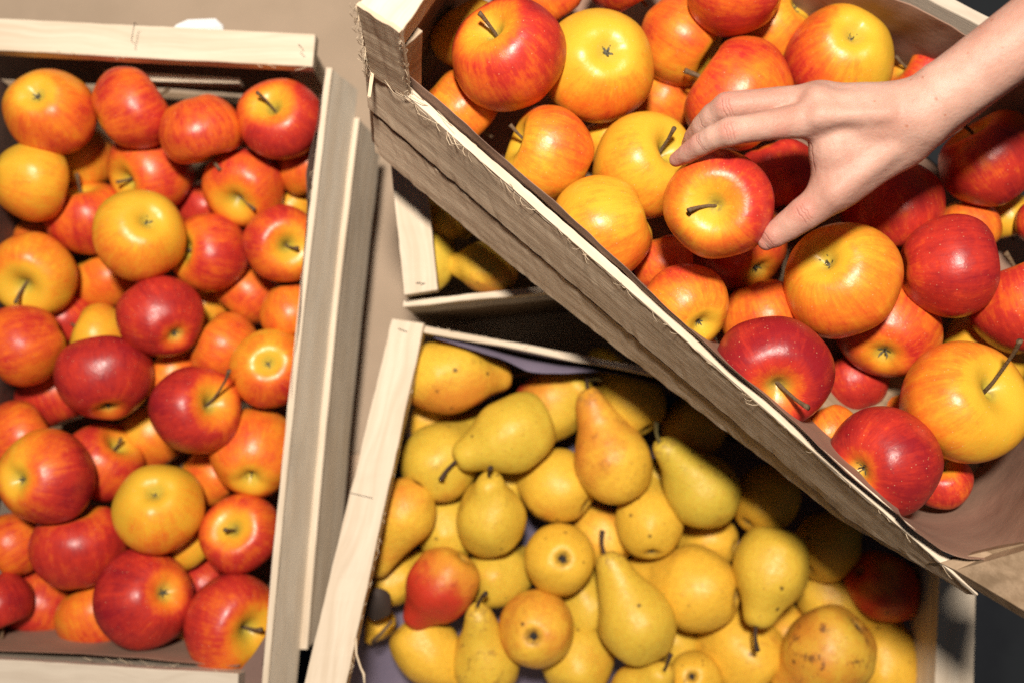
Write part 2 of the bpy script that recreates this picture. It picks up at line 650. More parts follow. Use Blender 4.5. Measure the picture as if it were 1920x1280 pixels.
# right side: tall veneer slat, bottom batten standing proud of it
e0, e1 = atz(622, 128, zS), atz(502, 1282, zS)
e1 = e1 + (e1 - e0) * 0.03
inw = Vector((-(e1 - e0).y, (e1 - e0).x, 0)).normalized()
if inw.x > 0:
    inw = -inw
T = 0.0055
zB = CAM_H - 0.928
b0, b1 = atz(664, 221, zB), atz(566, 1216, zB)
dv = ((b0 + b1) - (e0 + e1)) / 2
dv = (dv - (e1 - e0).normalized() * dv.dot((e1 - e0).normalized()))
dL = dv.normalized()
slab('side_slat', [e0, e1, e1 + inw * T, e0 + inw * T], dL, dv.length, M_VEN, cl, bow=-0.003)
slab('slat_edge', [e0 - inw * .0006 - dL * .001, e1 - inw * .0006 - dL * .001, e1 + inw * (T * .8) - dL * .001, e0 + inw * (T * .8) - dL * .001], dL, .003, M_WOOD, cl, bow=-0.003, bevel=.0005)
dW = (dL * .9 + DOWN * .8).normalized()
slab('side_slat', [b0 - inw * .004, b1 - inw * .004, b1 + inw * .003, b0 + inw * .003], dW, 0.085, M_VEN, cl, bow=-0.003)
slab('slat_edge', [b0 - inw * .0050 + UPZ * .001, b1 - inw * .0050 + UPZ * .001, b1 + inw * .002 + UPZ * .001, b0 + inw * .002 + UPZ * .001], dW, .004, M_WOOD, cl, bow=-0.003, bevel=.0005)
# left side slat, just out of frame
l0, l1 = atz(-75, 128, zS), atz(-100, 1250, zS)
slab('side_slat', [l0, l1, l1 + Vector((-T, 0, 0)), l0 + Vector((-T, 0, 0))], DOWN, 0.19, M_WOODG, cl)
# bottom board
zf = CAM_H - 1.03
slab('bottom_board', [atz(-20, 150, zf), atz(580, 190, zf), atz(530, 1190, zf), atz(-40, 1170, zf)], DOWN, 0.006, M_BROWN, cl)
# thin slat caught inside the head
slab('inner_slat', [pt(192, 131, .905), pt(450, 147, .905), pt(450, 157, .905), pt(270, 152, .905)], DOWN, 0.012, M_WOOD, cl)
staple(cl, (253, 43), (247, 78), .8435)
staple(cl, (560, 84), (567, 92), .8435)
splinters(cl, [atz(590, 160, zS), atz(588, 400, zS)], 6, .012, (-1, 0, .3), 3)
splinters(cl, [atz(60, 93, zH), atz(580, 126, zH)], 10, .008, (0, -1, .2), 4)
splinters(cl, [atz(150, 1236, zH - .02), atz(440, 1262, zH - .02)], 14, .007, (0, 1, .2), 5)
# paper liner: right wall, near wall and left wall
# (inner edge leans in a little over the fruit)
tp = pline([(600, 178, 0), (592, 230, 0), (575, 330, 0), (572, 470, 0), (560, 600, 0), (548, 720, 0), (540, 800, 0), (527, 900, 0), (515, 1000, 0), (507, 1120, 0), (500, 1215, 0)], 22)
rowA = [pt(p.x + 3 * math.sin(i * 1.7), p.y, .868) for i, p in enumerate(tp)]
rowB = [atz(p.x + 14, p.y, zS - .016) for p in tp]
for i, p in enumerate(rowB):
    t = i / 21
    p2 = e0.lerp(e1, 0.04 + 0.91 * t) + inw * (T + 0.0030)
    rowB[i] = Vector((p2.x, p2.y, zS - .006))
rowC = [p + dL * 0.05 for p in rowB]
rowD = [p + dL * 0.07 + DOWN * .06 for p in rowB]
liner = empty('paper_liner', (-0.33, -0.03, zf + .004))
tag(liner, 'brown paper lining the walls of the left apple crate', 'paper liner')
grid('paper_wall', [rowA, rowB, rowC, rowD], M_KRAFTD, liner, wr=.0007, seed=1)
nA = [pt(p.x, p.y, .868) for p in pline([(-110, 1216, 0), (150, 1225, 0), (300, 1237, 0), (449, 1250, 0)], 14)]
nB = [pt(p.x, p.y, .905) for p in pline([(-110, 1196, 0), (150, 1206, 0), (300, 1215, 0), (462, 1226, 0)], 14)]
nC = [pt(p.x, p.y, .96) for p in pline([(-100, 1165, 0), (150, 1172, 0), (300, 1180, 0), (490, 1190, 0)], 14)]
grid('paper_wall', [nA, nB, nC], M_KRAFT, liner, wr=.0008, seed=2)
wA = [pt(p.x, p.y, .845) for p in pline([(-70, 130, 0), (-60, 400, 0), (-75, 800, 0), (-90, 1220, 0)], 14)]
wB = [pt(p.x, p.y, .93) for p in pline([(5, 150, 0), (6, 400, 0), (2, 800, 0), (-30, 1190, 0)], 14)]
wC = [pt(p.x, p.y, 1.02) for p in pline([(60, 200, 0), (60, 400, 0), (50, 800, 0), (20, 1170, 0)], 14)]
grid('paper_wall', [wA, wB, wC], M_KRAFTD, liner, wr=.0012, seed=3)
fA = [pt(p.x, p.y, .925) for p in pline([(-60, 90, 0), (200, 100, 0), (420, 112, 0), (588, 126, 0)], 14)]
fB = [pt(p.x, p.y, 1.02) for p in pline([(-20, 150, 0), (200, 160, 0), (420, 175, 0), (590, 190, 0)], 14)]
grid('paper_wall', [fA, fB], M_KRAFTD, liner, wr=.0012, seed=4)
# corner fold between near head and side slat
cA = [pt(449, 1256, .872), pt(475, 1225, .872), pt(500, 1185, .872)]
cB = [pt(452, 1290, .874), pt(487, 1292, .874), pt(503, 1288, .874)]
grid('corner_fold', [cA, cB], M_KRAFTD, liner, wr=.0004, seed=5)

# white paper scrap behind the head rail
tg = sheet('paper_scrap', [pt(318, 58, .875), pt(332, 46, .875), pt(352, 37, .873), pt(404, 35, .871), pt(418, 47, .871), pt(420, 62, .875)], M_WHITE, 0.0012)
tag(tg, 'small white paper scrap sticking up behind the left crate rail', 'paper')

PD = .022
PS = -.060


def ps(a, b, d):
    return pt(a, b, d + PS)


def pp(a, b, d):
    return pt(a, b, d + PD)


# ---- crate with pears
cp = empty('fruit_crate', (0.17, -0.2, 0))
tag(cp, 'pale wooden crate full of yellow pears, partly under the tilted apple crate', 'crate', 'wooden fruit crates')
dT, dB = .858, .800
slab('head_rail', [pp(735, 597, dT), pp(562, 1312, dB), pp(642, 1312, dB), pp(796, 606, dT)], DOWN, 0.028, M_WOOD, cp, segs=36, rough=.0006)
slab('head_board', [pp(738, 607, .892), pp(585, 1300, .834), pp(620, 1300, .834), pp(772, 613, .892)], DOWN, 0.15, M_WOODG, cp)
dS = .866
s0, s1 = pp(797, 610, dS), pp(1960, 850, dS)
sin_ = Vector((-(s1 - s0).y, (s1 - s0).x, 0)).normalized()
sn = sin_ if sin_.y < 0 else -sin_
slab('side_slat', [s0, s1, s1 + sn * .0065, s0 + sn * .0065], DOWN, 0.075, M_WOOD, cp, bow=.004, rough=.0008)
slab('side_slat', [a + DOWN * .085 for a in (s0, s1, s1 + sn * .0065, s0 + sn * .0065)], DOWN, 0.09, M_BROWN, cp)
slab('head_rail', [pp(1764, 1010, .872), pp(1748, 1400, .862), pp(1824, 1400, .862), pp(1832, 1010, .872)], DOWN, 0.06, M_WOOD, cp)
n0, n1 = pp(640, 1420, .84), pp(1800, 1480, .86)
slab('side_slat', [n0, n1, n1 + Vector((0, -.006, 0)), n0 + Vector((0, -.006, 0))], DOWN, 0.16, M_WOOD, cp)
slab('bottom_board', [pp(800, 690, 1.04), pp(1700, 860, 1.04), pp(1690, 1330, 1.02), pp(680, 1330, 1.02)], DOWN, 0.006, M_BROWN, cp)
for yy, a, b in ((925, (657, 923), (699, 933)), (615, (747, 616), (763, 622)),):
    d_ = dT + (dB - dT) * (yy - 597) / 715 - .0012
    staple(cp, a, b, d_ + PD)
splinters(cp, [pp(797, 612, dT), pp(650, 1280, dB)], 26, .006, (1, 0, .1), 6)
splinters(cp, [pp(810, 611, dS), pp(1100, 668, dS)], 14, .006, (0, -1, .2), 7)
tube('loose_strand', [pp(667, 1195, .805), pp(668, 1225, .802), pp(676, 1250, .80), pp(682, 1262, .80), pp(684, 1290, .80)],
     [.0012, .0010, .0009, .0012, .0008], M_FIBRE, cp)
pl_ = empty('paper_liner', (0.17, -0.2, 0.06))
tag(pl_, 'lilac grey paper lining the pear crate beneath the fruit', 'paper liner')
a_ = [pp(p.x, p.y, .872) for p in pline([(812, 632, 0), (940, 672, 0), (970, 694, 0), (1060, 702, 0), (1140, 694, 0), (1300, 740, 0), (1740, 860, 0)], 16)]
b_ = [pp(p.x, p.y - 24, .885) for p in pline([(815, 640, 0), (960, 690, 0), (1050, 706, 0), (1140, 715, 0), (1300, 760, 0), (1730, 880, 0)], 16)]
c_ = [p + DOWN * .10 + Vector((0, -.004, 0)) for p in b_]
grid('paper_wall', [a_, b_, c_], M_LILAC, pl_, seed=7)
f0 = [pp(p.x, p.y, .93) for p in pline([(800, 640, 0), (730, 900, 0), (690, 1060, 0), (655, 1200, 0), (630, 1400, 0)], 12)]
f1 = [pp(p.x, p.y, .99) for p in pline([(860, 720, 0), (800, 900, 0), (750, 1060, 0), (720, 1200, 0), (700, 1400, 0)], 12)]
f2 = [pp(p.x, p.y, 1.005) for p in pline([(1200, 800, 0), (1200, 900, 0), (1180, 1060, 0), (1150, 1200, 0), (1150, 1400, 0)], 12)]
f3 = [pp(p.x, p.y, 1.005) for p in pline([(1640, 860, 0), (1650, 950, 0), (1660, 1060, 0), (1660, 1200, 0), (1650, 1400, 0)], 12)]
f4 = [pp(p.x, p.y, .93) for p in pline([(1740, 900, 0), (1742, 950, 0), (1745, 1060, 0), (1742, 1200, 0), (1738, 1400, 0)], 12)]
grid('paper_floor', [f0, f1, f2, f3, f4], M_LILAC, pl_, seed=8)

# ---- small crate behind it
cs = empty('fruit_crate', (0.02, 0.13, 0))
tag(cs, 'pale wooden crate with a few yellow pears, mostly hidden under the tilted crate', 'crate', 'wooden fruit crates')
slab('head_rail', [ps(757, 554, .905), ps(722, 200, .905), ps(786, 200, .905), ps(821, 544, .905)], DOWN, .016, M_WOOD, cs)
slab('head_board', [ps(757, 554, .922), ps(727, 230, .922), ps(751, 230, .922), ps(783, 552, .922)], DOWN, .22, M_BROWN, cs)
k0, k1 = ps(756, 576, .925), ps(1250, 527, .925)
kn = Vector((0, 1, 0))
slab('side_slat', [k0, k1, k1 + kn * .006, k0 + kn * .006], DOWN, .07, M_WOOD, cs, rough=.0008)
slab('side_slat', [k0 + DOWN * .078, k1 + DOWN * .078, k1 + kn * .006 + DOWN * .078, k0 + kn * .006 + DOWN * .078], DOWN, .15, M_BROWN, cs)
slab('bottom_board', [ps(760, 250, 1.05), ps(1200, 250, 1.05), ps(1200, 560, 1.05), ps(780, 570, 1.05)], DOWN, .006, M_BROWN, cs)
staple(cs, (781, 531), (788, 530), .9035 + PS)
staple(cs, (789, 533), (796, 531), .9035 + PS)

# ---- tilted crate with apples on the right
D2 = ray(770, 1080).normalized()              # its own "down": tipped about 11 degrees
UP2 = -D2
O2 = pt(1200, 590, .672)


def rim(px, py, deep=0.0):
    return onplane(px, py, O2 + D2 * deep, D2)


cr = empty('fruit_crate', O2 + D2 * .17)
tag(cr, 'rough sawn wooden crate of apples tilted over the pears, reached into by the hand', 'crate', 'wooden fruit crates')
A, B = rim(684, 112), rim(1832, 1114)
U = (B - A).normalized()
V = U.cross(UP2).normalized()
if V.y < 0:
    V = -V
t5 = .0052
Dw = (D2 - V * .23).normalized()      # outward lean, shaped so the wall's face catches more light


def lean(t):
    return (D2 - V * .24 * (1 - min(1.0, t * 1.35)) + U * .24 * (1 - t)).normalized()  # lean fades along the wall, so its face goes from lit to dark


def wall_strip(name, t0, t1, off, hgt, mat, segs=90, rough=.0004, proud=0.0, th=.0052):
    """a sawn board of the tilted crate's wall, following its changing lean"""
    X = U
    Z = (UP2 - X * UP2.dot(X)).normalized()
    Y = Z.cross(X)
    org = A.lerp(B, .5) + D2 * .04
    Mx = Matrix((X, Y, Z)).transposed().to_4x4()
    Mx.translation = org
    inv = Mx.inverted()
    vs_, fs_ = [], []
    hs = 5
    for i in range(segs + 1):
        t = t0 + (t1 - t0) * i / segs
        dd = lean(t)
        b = A.lerp(B, t) - V * proud
        ringp = [b + dd * (off(t) + hgt(t) * k / hs) for k in range(hs + 1)]
        ringp += [b + V * th + dd * (off(t) + hgt(t) * k / hs) for k in range(hs, -1, -1)]
        for k, c in enumerate(ringp):
            nv = mnoise.noise_vector(c * 160 + Vector((off(0) * 90, k * 3.1, 0)))
            nl = mnoise.noise_vector(c * 25 + Vector((3, k * 7.7, 5)))
            vs_.append(inv @ (c + nv * rough + nl * rough * .8 + (nv * .0005 if k in (0, 2 * hs + 1, hs, hs + 1) else Vector((0, 0, 0)))))
    m = 2 * (hs + 1)
    for i in range(segs):
        for k in range(m):
            kk = (k + 1) % m
            fs_.append([i * m + k, i * m + kk, (i + 1) * m + kk, (i + 1) * m + k])
    fs_.append(list(range(m))[::-1])
    fs_.append([segs * m + k for k in range(m)])
    me = mesh(name, vs_, fs_)
    bm = bmesh.new(); bm.from_mesh(me)
    bmesh.ops.recalc_face_normals(bm, faces=bm.faces)
    bm.to_mesh(me); bm.free()
    o = link(name, me, mat, None, smooth=False)
    o.parent = cr
    o.matrix_basis = Matrix.Translation(-cr.location) @ Mx
    return o


def up_h(t):
    h_ = .046 + .0128 * min(1, t * 1.35)
    return h_ if t < .85 else h_ - .046 * (t - .85) / .15


wall_strip('side_slat', 0, 1, lambda t: 0.0, up_h, M_ROUGH)
wall_strip('side_slat', .004, .96, lambda t: up_h(t) + .0075, lambda t: max(.003, (.040 + .014 * min(1, t * 1.35)) * (1 - t ** 1.8)), M_ROUGH, proud=-.0025, th=.0022)
# pale strip along the top of the slat
slab('slat_edge', [A + UP2 * .0012 - V * .0004, B + UP2 * .0012 - V * .0004, B + V * (t5 + .0006) + UP2 * .0012, A + V * (t5 + .0006) + UP2 * .0012], D2, .004, M_WOOD, cr, segs=110, rough=.0005, bevel=.0004)
# left head: a thick rough post board standing above the slats
HT = .070
h0 = onplane(660, 16, O2 + UP2 * HT, D2) + V * (t5 + .0010)
h1 = onplane(741, 69, O2 + UP2 * HT, D2) + V * (t5 + .0010)
hv = V * .33 - U * .065
hs_ = slab('head_rail', [h0, h0 + hv, h1 + hv, h1], D2, .022, M_WOOD, cr, segs=60, rough=.0010)
hm_ = h0.lerp(h1, .30)
slab('head_board', [h0 + D2 * .0235, h0 + hv + D2 * .0235, hm_ + hv + D2 * .0235, hm_ + D2 * .0235], D2, .185, M_BROWN, cr, segs=30, rough=.0006)
slab('corner_post', [h0 + D2 * .0235, h0 + D2 * .0235 + V * .02, h1 + D2 * .0235 + V * .02, h1 + D2 * .0235], D2, .12, M_ROUGH, cr, segs=8, rough=.0008)
he = slab('board_end', [h0 - V * .0022, h1 - V * .0022, h1 + V * .0005, h0 + V * .0005], (D2 - V * .035 + U * .15).normalized(), .074, M_ROUGH, cr, segs=24, rough=.0011, bevel=0)
# right head, mostly out of the picture
rq = [pt(1762, 1054, .652), pt(1792, 1068, .648), pt(1990, 1185, .60), pt(2030, 1000, .60), pt(1900, 1020, .64)]
vv = rq + [p + D2 * .016 for p in rq]
me = mesh('head_board', vv, [[0, 1, 2, 3, 4], [9, 8, 7, 6, 5]] + [[i, i + 5, (i + 1) % 5 + 5, (i + 1) % 5] for i in range(5)])
bm = bmesh.new(); bm.from_mesh(me); bmesh.ops.recalc_face_normals(bm, faces=bm.faces); bm.to_mesh(me); bm.free()
link('head_board', me, M_BROWN, cr, smooth=False)
# far slat
fa, fb = rim(1560, -96, .0), rim(1905, 84, .0)
fa = fb + (fa - fb) * 3.0
fw = (fb - fa).normalized().cross(UP2).normalized()
if fw.y < 0:
    fw = -fw
slab('side_slat', [fa, fb + (fb - fa) * .25, fb + (fb - fa) * .25 + fw * .011, fa + fw * .011], D2, .13, M_WOODG, cr, segs=60, rough=.0008)
# bottom
slab('bottom_board', [A + D2 * .150 + V * .02, B + D2 * .115 + V * .03, B + D2 * .150 + V * .33, A + D2 * .150 + V * .33], D2, .006, M_BROWN, cr)
# torn fibres, a loose strip at the corner, dark nail line
splinters(cr, [h0 + (D2 - V * .035 + U * .15) * (.072 * k / 8) - V * .0024 for k in range(9)] , 60, .010, (-.6, -.6, .2), 8, .00018)
splinters(cr, [h1 - V * .0024, h1 + (D2 - V * .035 + U * .15) * .07 - V * .0024], 26, .009, (.3, -.7, .2), 9, .00018)
splinters(cr, [A - V * .0006, A.lerp(B, .45) - V * .0006], 34, .010, (-.5, -.6, .2), 10, .00020)
splinters(cr, [A.lerp(B, .35) - V * .0006, B - V * .0006], 16, .007, (-.5, -.6, .2), 12, .00018)
q0 = rim(788, 180) - V * .001
splinters(cr, [q0, rim(870, 255) - V * .001], 14, .020, (-.5, -.7, .1), 13, .00024)
slab('loose_strip', [rim(706, 118, -.002) - V * .0016, rim(699, 178, .004) - V * .0022, rim(694, 178, .004) - V * .0022, rim(700, 118, -.002) - V * .0016], D2, .0012, M_FIBRE, cr, segs=6, bevel=0)
# paper liner of the tilted crate
lr = empty('paper_liner', O2 + D2 * .14)
tag(lr, 'brown paper lining the tilted apple crate and curling at its lower right end', 'paper liner')
edge = [(749, 128), (801, 169), (865, 225), (932, 285), (1030, 367), (1090, 424), (1146, 476), (1200, 527), (1282, 606), (1342, 662),
        (1410, 719), (1500, 797), (1575, 876), (1605, 899), (1684, 964)]
ep = pline([(a, b, 0) for a, b in edge], 40)
rA, rB, rC, rD = [], [], [], []
for i, p in enumerate(ep):
    t = i / 39
    rA.append(rim(p.x, p.y, -.013 + .002 * math.sin(i * .9)))
    w = A.lerp(B, 0.035 + t * 0.85) + V * (t5 + .002)
    rB.append(w + D2 * .006)
    rC.append(w + lean(t) * .035 + V * .016)
    rD.append(w + D2 * (.13 - .05 * t) + V * .045)
grid('paper_wall', [rA, rB, rC, rD], M_KRAFT, lr, wr=.0009, seed=11)
curl = pline([(1684, 962, 0), (1706, 987, 0), (1762, 1029, 0), (1800, 1044, 0), (1837, 1051, 0), (1875, 1046, 0), (1905, 1032, 0), (1940, 990, 0), (1990, 900, 0), (2020, 800, 0)], 20)
inn = pline([(1600, 900, 0), (1640, 915, 0), (1680, 930, 0), (1720, 930, 0), (1760, 910, 0), (1800, 880, 0), (1840, 850, 0), (1880, 800, 0), (1920, 740, 0)], 20)
rr = []
for k in range(7):
    s = k / 6
    row = []
    for i in range(20):
        p = curl[i].lerp(inn[i], s)
        dd = .640 + .190 * (s ** 1.25) + .012 * math.sin(math.pi * min(1, s * 1.3)) 
        row.append(pt(p.x, p.y, dd))
    rr.append(row)
grid('paper_flap', rr, M_KRAFT, lr, wr=.0009, seed=12)
# far wall paper and left-head paper
wA = [pt(p.x, p.y, .745) for p in pline([(1300, -190, 0), (1560, -60, 0), (1735, 22, 0), (1830, 72, 0), (1990, 165, 0)], 20)]
wB = [pt(p.x, p.y, .80) for p in pline([(1290, -120, 0), (1500, -15, 0), (1680, 78, 0), (1790, 140, 0), (1950, 240, 0)], 20)]
wC = [pt(p.x, p.y, .86) for p in pline([(1250, -60, 0), (1440, 40, 0), (1620, 120, 0), (1740, 200, 0), (1900, 300, 0)], 20)]
grid('paper_wall', [wA, wB, wC], M_KRAFT, lr, wr=.0022, seed=13)
lA = [pt(p.x, p.y, .665) for p in pline([(751, 62, 0), (800, 2, 0), (890, -110, 0)], 8)]
lB = [pt(p.x, p.y, .73) for p in pline([(756, 118, 0), (794, 44, 0), (880, -70, 0)], 8)]
lC = [pt(p.x, p.y, .82) for p in pline([(756, 190, 0), (788, 116, 0), (866, 0, 0)], 8)]
gA = [onplane(p.x, p.y, O2 + D2 * .145, D2) for p in pline([(720, 190, 0), (1200, 620, 0), (1640, 1000, 0)], 8)]
gB = [p + V * .30 for p in gA]
gC = [p + V * .15 for p in gA]
grid('paper_floor', [gA, gC, gB], M_KRAFT, lr, wr=.0010, seed=15)


# ------------------------------------------------------------------ fruit meshes
def apple_mesh(seed, a=.55, w=.36, b=.34, w2=.30, zs=.90, cone=.06, lob=.016):
    rg = random.Random(seed)
    ph = rg.random() * 6
    v, f = [], []
    nt, npz = 44, 56
    ths = []
    for i in range(1, nt):
        s = i / nt
        ths.append(math.pi * (s - .055 * math.sin(4 * math.pi * s)))   # denser near both ends
    for th in ths:
        r0 = 1 - a * math.exp(-(th / w) ** 2) - b * math.exp(-((math.pi - th) / w2) ** 2)
        r0 += .022 * math.exp(-((th - .75) / .35) ** 2) + .02 * math.exp(-((th - 2.45) / .3) ** 2)
        for j in range(npz):
            ph_ = 2 * math.pi * j / npz
            lb = lob * math.cos(5 * ph_ + ph) * (0.35 + 0.35 * (th / math.pi) ** 2) + .018 * math.cos(2 * ph_ + ph * 2) + .012 * math.cos(3 * ph_ - ph)
            r = r0 * (1 + lb * min(1, math.sin(th) * 2))
            c = 1 + cone * math.cos(th)
            p = Vector((r * math.sin(th) * math.cos(ph_) * c, r * math.sin(th) * math.sin(ph_) * c, r * math.cos(th) * zs))
            p += mnoise.noise_vector(p * 1.3 + Vector((seed * 3.3, 0, 0))) * .035 * min(1, math.sin(th) * 2)
            v.append(p)
    R = len(ths)
    for i in range(R - 1):
        for j in range(npz):
            jj = (j + 1) % npz
            f.append([i * npz + j, (i + 1) * npz + j, (i + 1) * npz + jj, i * npz + jj])
    ct = len(v); v.append(Vector((0, 0, (1 - a) * zs)))
    cb = len(v); v.append(Vector((0, 0, -(1 - b) * zs)))
    for j in range(npz):
        jj = (j + 1) % npz
        f.append([ct, j, jj])
        f.append([cb, (R - 1) * npz + jj, (R - 1) * npz + j])
    me = mesh('apple', v, f)
    me.materials.append(M_APPLE)
    me.polygons.foreach_set('use_smooth', [True] * len(me.polygons))
    me['top'] = (1 - a) * zs
    me['bot'] = -(1 - b) * zs
    return me


APPLES = [apple_mesh(1), apple_mesh(2, .50, .40, .30, .32, .86, .08), apple_mesh(3, .58, .34, .36, .27, .94, .10, .022),
          apple_mesh(4, .52, .38, .38, .30, .88, .03, .012), apple_mesh(5, .56, .33, .30, .34, .91, .12, .02)]


def lathe(prof, npz=44, sub=5, seed=0, bend=0.0, wob=.03):
    """profile (z, r) from calyx to tip, smoothed by Catmull-Rom"""
    P = [prof[0]] + list(prof) + [prof[-1]]
    zs = []
    for i in range(1, len(P) - 2):
        for k in range(sub):
            t = k / sub
            c = []
            for m in (0, 1):
                p0, p1, p2, p3 = P[i - 1][m], P[i][m], P[i + 1][m], P[i + 2][m]
                c.append(.5 * (2 * p1 + (p2 - p0) * t + (2 * p0 - 5 * p1 + 4 * p2 - p3) * t * t + (3 * p1 - p0 - 3 * p2 + p3) * t ** 3))
            zs.append(c)
    zs.append(prof[-1])
    v, f = [], []
    for z, r in zs:
        r = max(r, .004)
        for j in range(npz):
            a = 2 * math.pi * j / npz
            p = Vector((r * math.cos(a), r * math.sin(a), z))
            p.x += bend * max(0, z) ** 2
            p += mnoise.noise_vector(p * 1.2 + Vector((seed * 5.1, 0, 0))) * wob * 2 * min(1, r * 2)
            v.append(p)
    R = len(zs)
    for i in range(R - 1):
        for j in range(npz):
            jj = (j + 1) % npz
            f.append([i * npz + j, i * npz + jj, (i + 1) * npz + jj, (i + 1) * npz + j])
    f.append([j for j in range(npz)][::-1])
    f.append([(R - 1) * npz + j for j in range(npz)])
    me = mesh('pear', v, f)
    me.materials.append(M_PEAR)
    me.polygons.foreach_set('use_smooth', [True] * len(me.polygons))
    return me


CAL = [(-.80, .0), (-.82, .06), (-.90, .13), (-.965, .26)]
PEARS = {
    'long': lathe(CAL + [(-.93, .45), (-.75, .70), (-.42, .92), (0, 1.0), (.38, .93), (.75, .74), (1.1, .56), (1.45, .45), (1.75, .36), (1.93, .22), (1.97, .10), (1.93, .0)], seed=1, bend=.05),
    'bent': lathe(CAL + [(-.93, .45), (-.75, .70), (-.42, .92), (0, 1.0), (.38, .95), (.75, .80), (1.1, .60), (1.45, .47), (1.75, .39), (1.93, .25), (1.98, .10), (1.94, .0)], seed=2, bend=.11, wob=.045),
    'squat': lathe(CAL + [(-.94, .48), (-.78, .73), (-.42, .94), (0, 1.0), (.35, .95), (.68, .80), (.95, .62), (1.2, .49), (1.42, .38), (1.55, .24), (1.58, .10), (1.54, .0)], seed=3, bend=.04, wob=.045),
}
TIP = {'long': 1.93, 'bent': 1.94, 'squat': 1.54}
BEND = {'long': .05, 'bent': .11, 'squat': .04}

_v, _f = tube_geo([(0, 0, -.08), (.0, 0, .18), (.02, .02, .38), (.06, .03, .55), (.08, .035, .60)], [.042, .034, .034, .045, .050], 8)
STEM_S = mesh('stem', _v, _f); STEM_S.materials.append(M_STEM)
_v, _f = tube_geo([(0, 0, -.08), (.0, 0, .25), (.05, .0, .50), (.15, .02, .78), (.26, .03, 1.0), (.29, .03, 1.04)], [.040, .030, .028, .030, .042, .046], 8)
STEM_L = mesh('stem', _v, _f); STEM_L.materials.append(M_STEM)
_v, _f = tube_geo([(0, 0, -.10), (0, 0, .1), (.03, 0, .25), (.09, .02, .42), (.20, .03, .60), (.24, .03, .64)], [.075, .052, .046, .05, .07, .075], 8)
STEM_P = mesh('stem', _v, _f); STEM_P.materials.append(M_STEMP)
STEM_G = STEM_P.copy(); STEM_G.materials.clear(); STEM_G.materials.append(M_STEMG)
for m_ in (STEM_S, STEM_L, STEM_P, STEM_G):
    m_.polygons.foreach_set('use_smooth', [True] * len(m_.polygons))


def calyx_mesh(s, seed, up):
    """dried sepals round a dark eye; opens along -z"""
    rg = random.Random(seed)
    v, f = [], []
    for k in range(12):
        a = 2 * math.pi * k / 12
        v.append(Vector((math.cos(a) * s * .55, math.sin(a) * s * .55, -.006)))
    f.append(list(range(12)))
    for k in range(5):
        a = 2 * math.pi * k / 5 + rg.uniform(-.25, .25)
        d = Vector((math.cos(a), math.sin(a), 0))
        n = Vector((-d.y, d.x, 0))
        L = s * rg.uniform(.9, 1.6)
        curl = rg.uniform(-.2, .5)
        b = len(v)
        v += [d * s * .35 + n * s * .24 - Vector((0, 0, .008)), d * s * .35 - n * s * .24 - Vector((0, 0, .008)),
              d * (L * .7) + n * s * .17 - Vector((0, 0, up * .7)), d * (L * .7) - n * s * .17 - Vector((0, 0, up * .7)),
              d * L * (1 - .5 * curl) + n * s * rg.uniform(-.2, .2) - Vector((0, 0, up * (1.1 + curl)))]
        f += [[b, b + 1, b + 3, b + 2], [b + 2, b + 3, b + 4]]
    for k in range(5):                                      # stamens
        a = rg.uniform(0, 6.28)
        d = Vector((math.cos(a), math.sin(a), 0)) * s * .2
        tube_geo([d, d * 1.5 - Vector((0, 0, up * 1.2))], [s * .06, s * .05], 4, v, f)
    me = mesh('calyx', v, f)
    me.materials.append(M_CALYX)
    return me


CALYX_A = [calyx_mesh(.105, 1, .06), calyx_mesh(.12, 2, .09), calyx_mesh(.10, 3, .07)]
CALYX_P = [calyx_mesh(.15, 4, .07), calyx_mesh(.17, 5, .06)]
for m_ in CALYX_P:
    m_.materials.clear(); m_.materials.append(M_CALYXP)


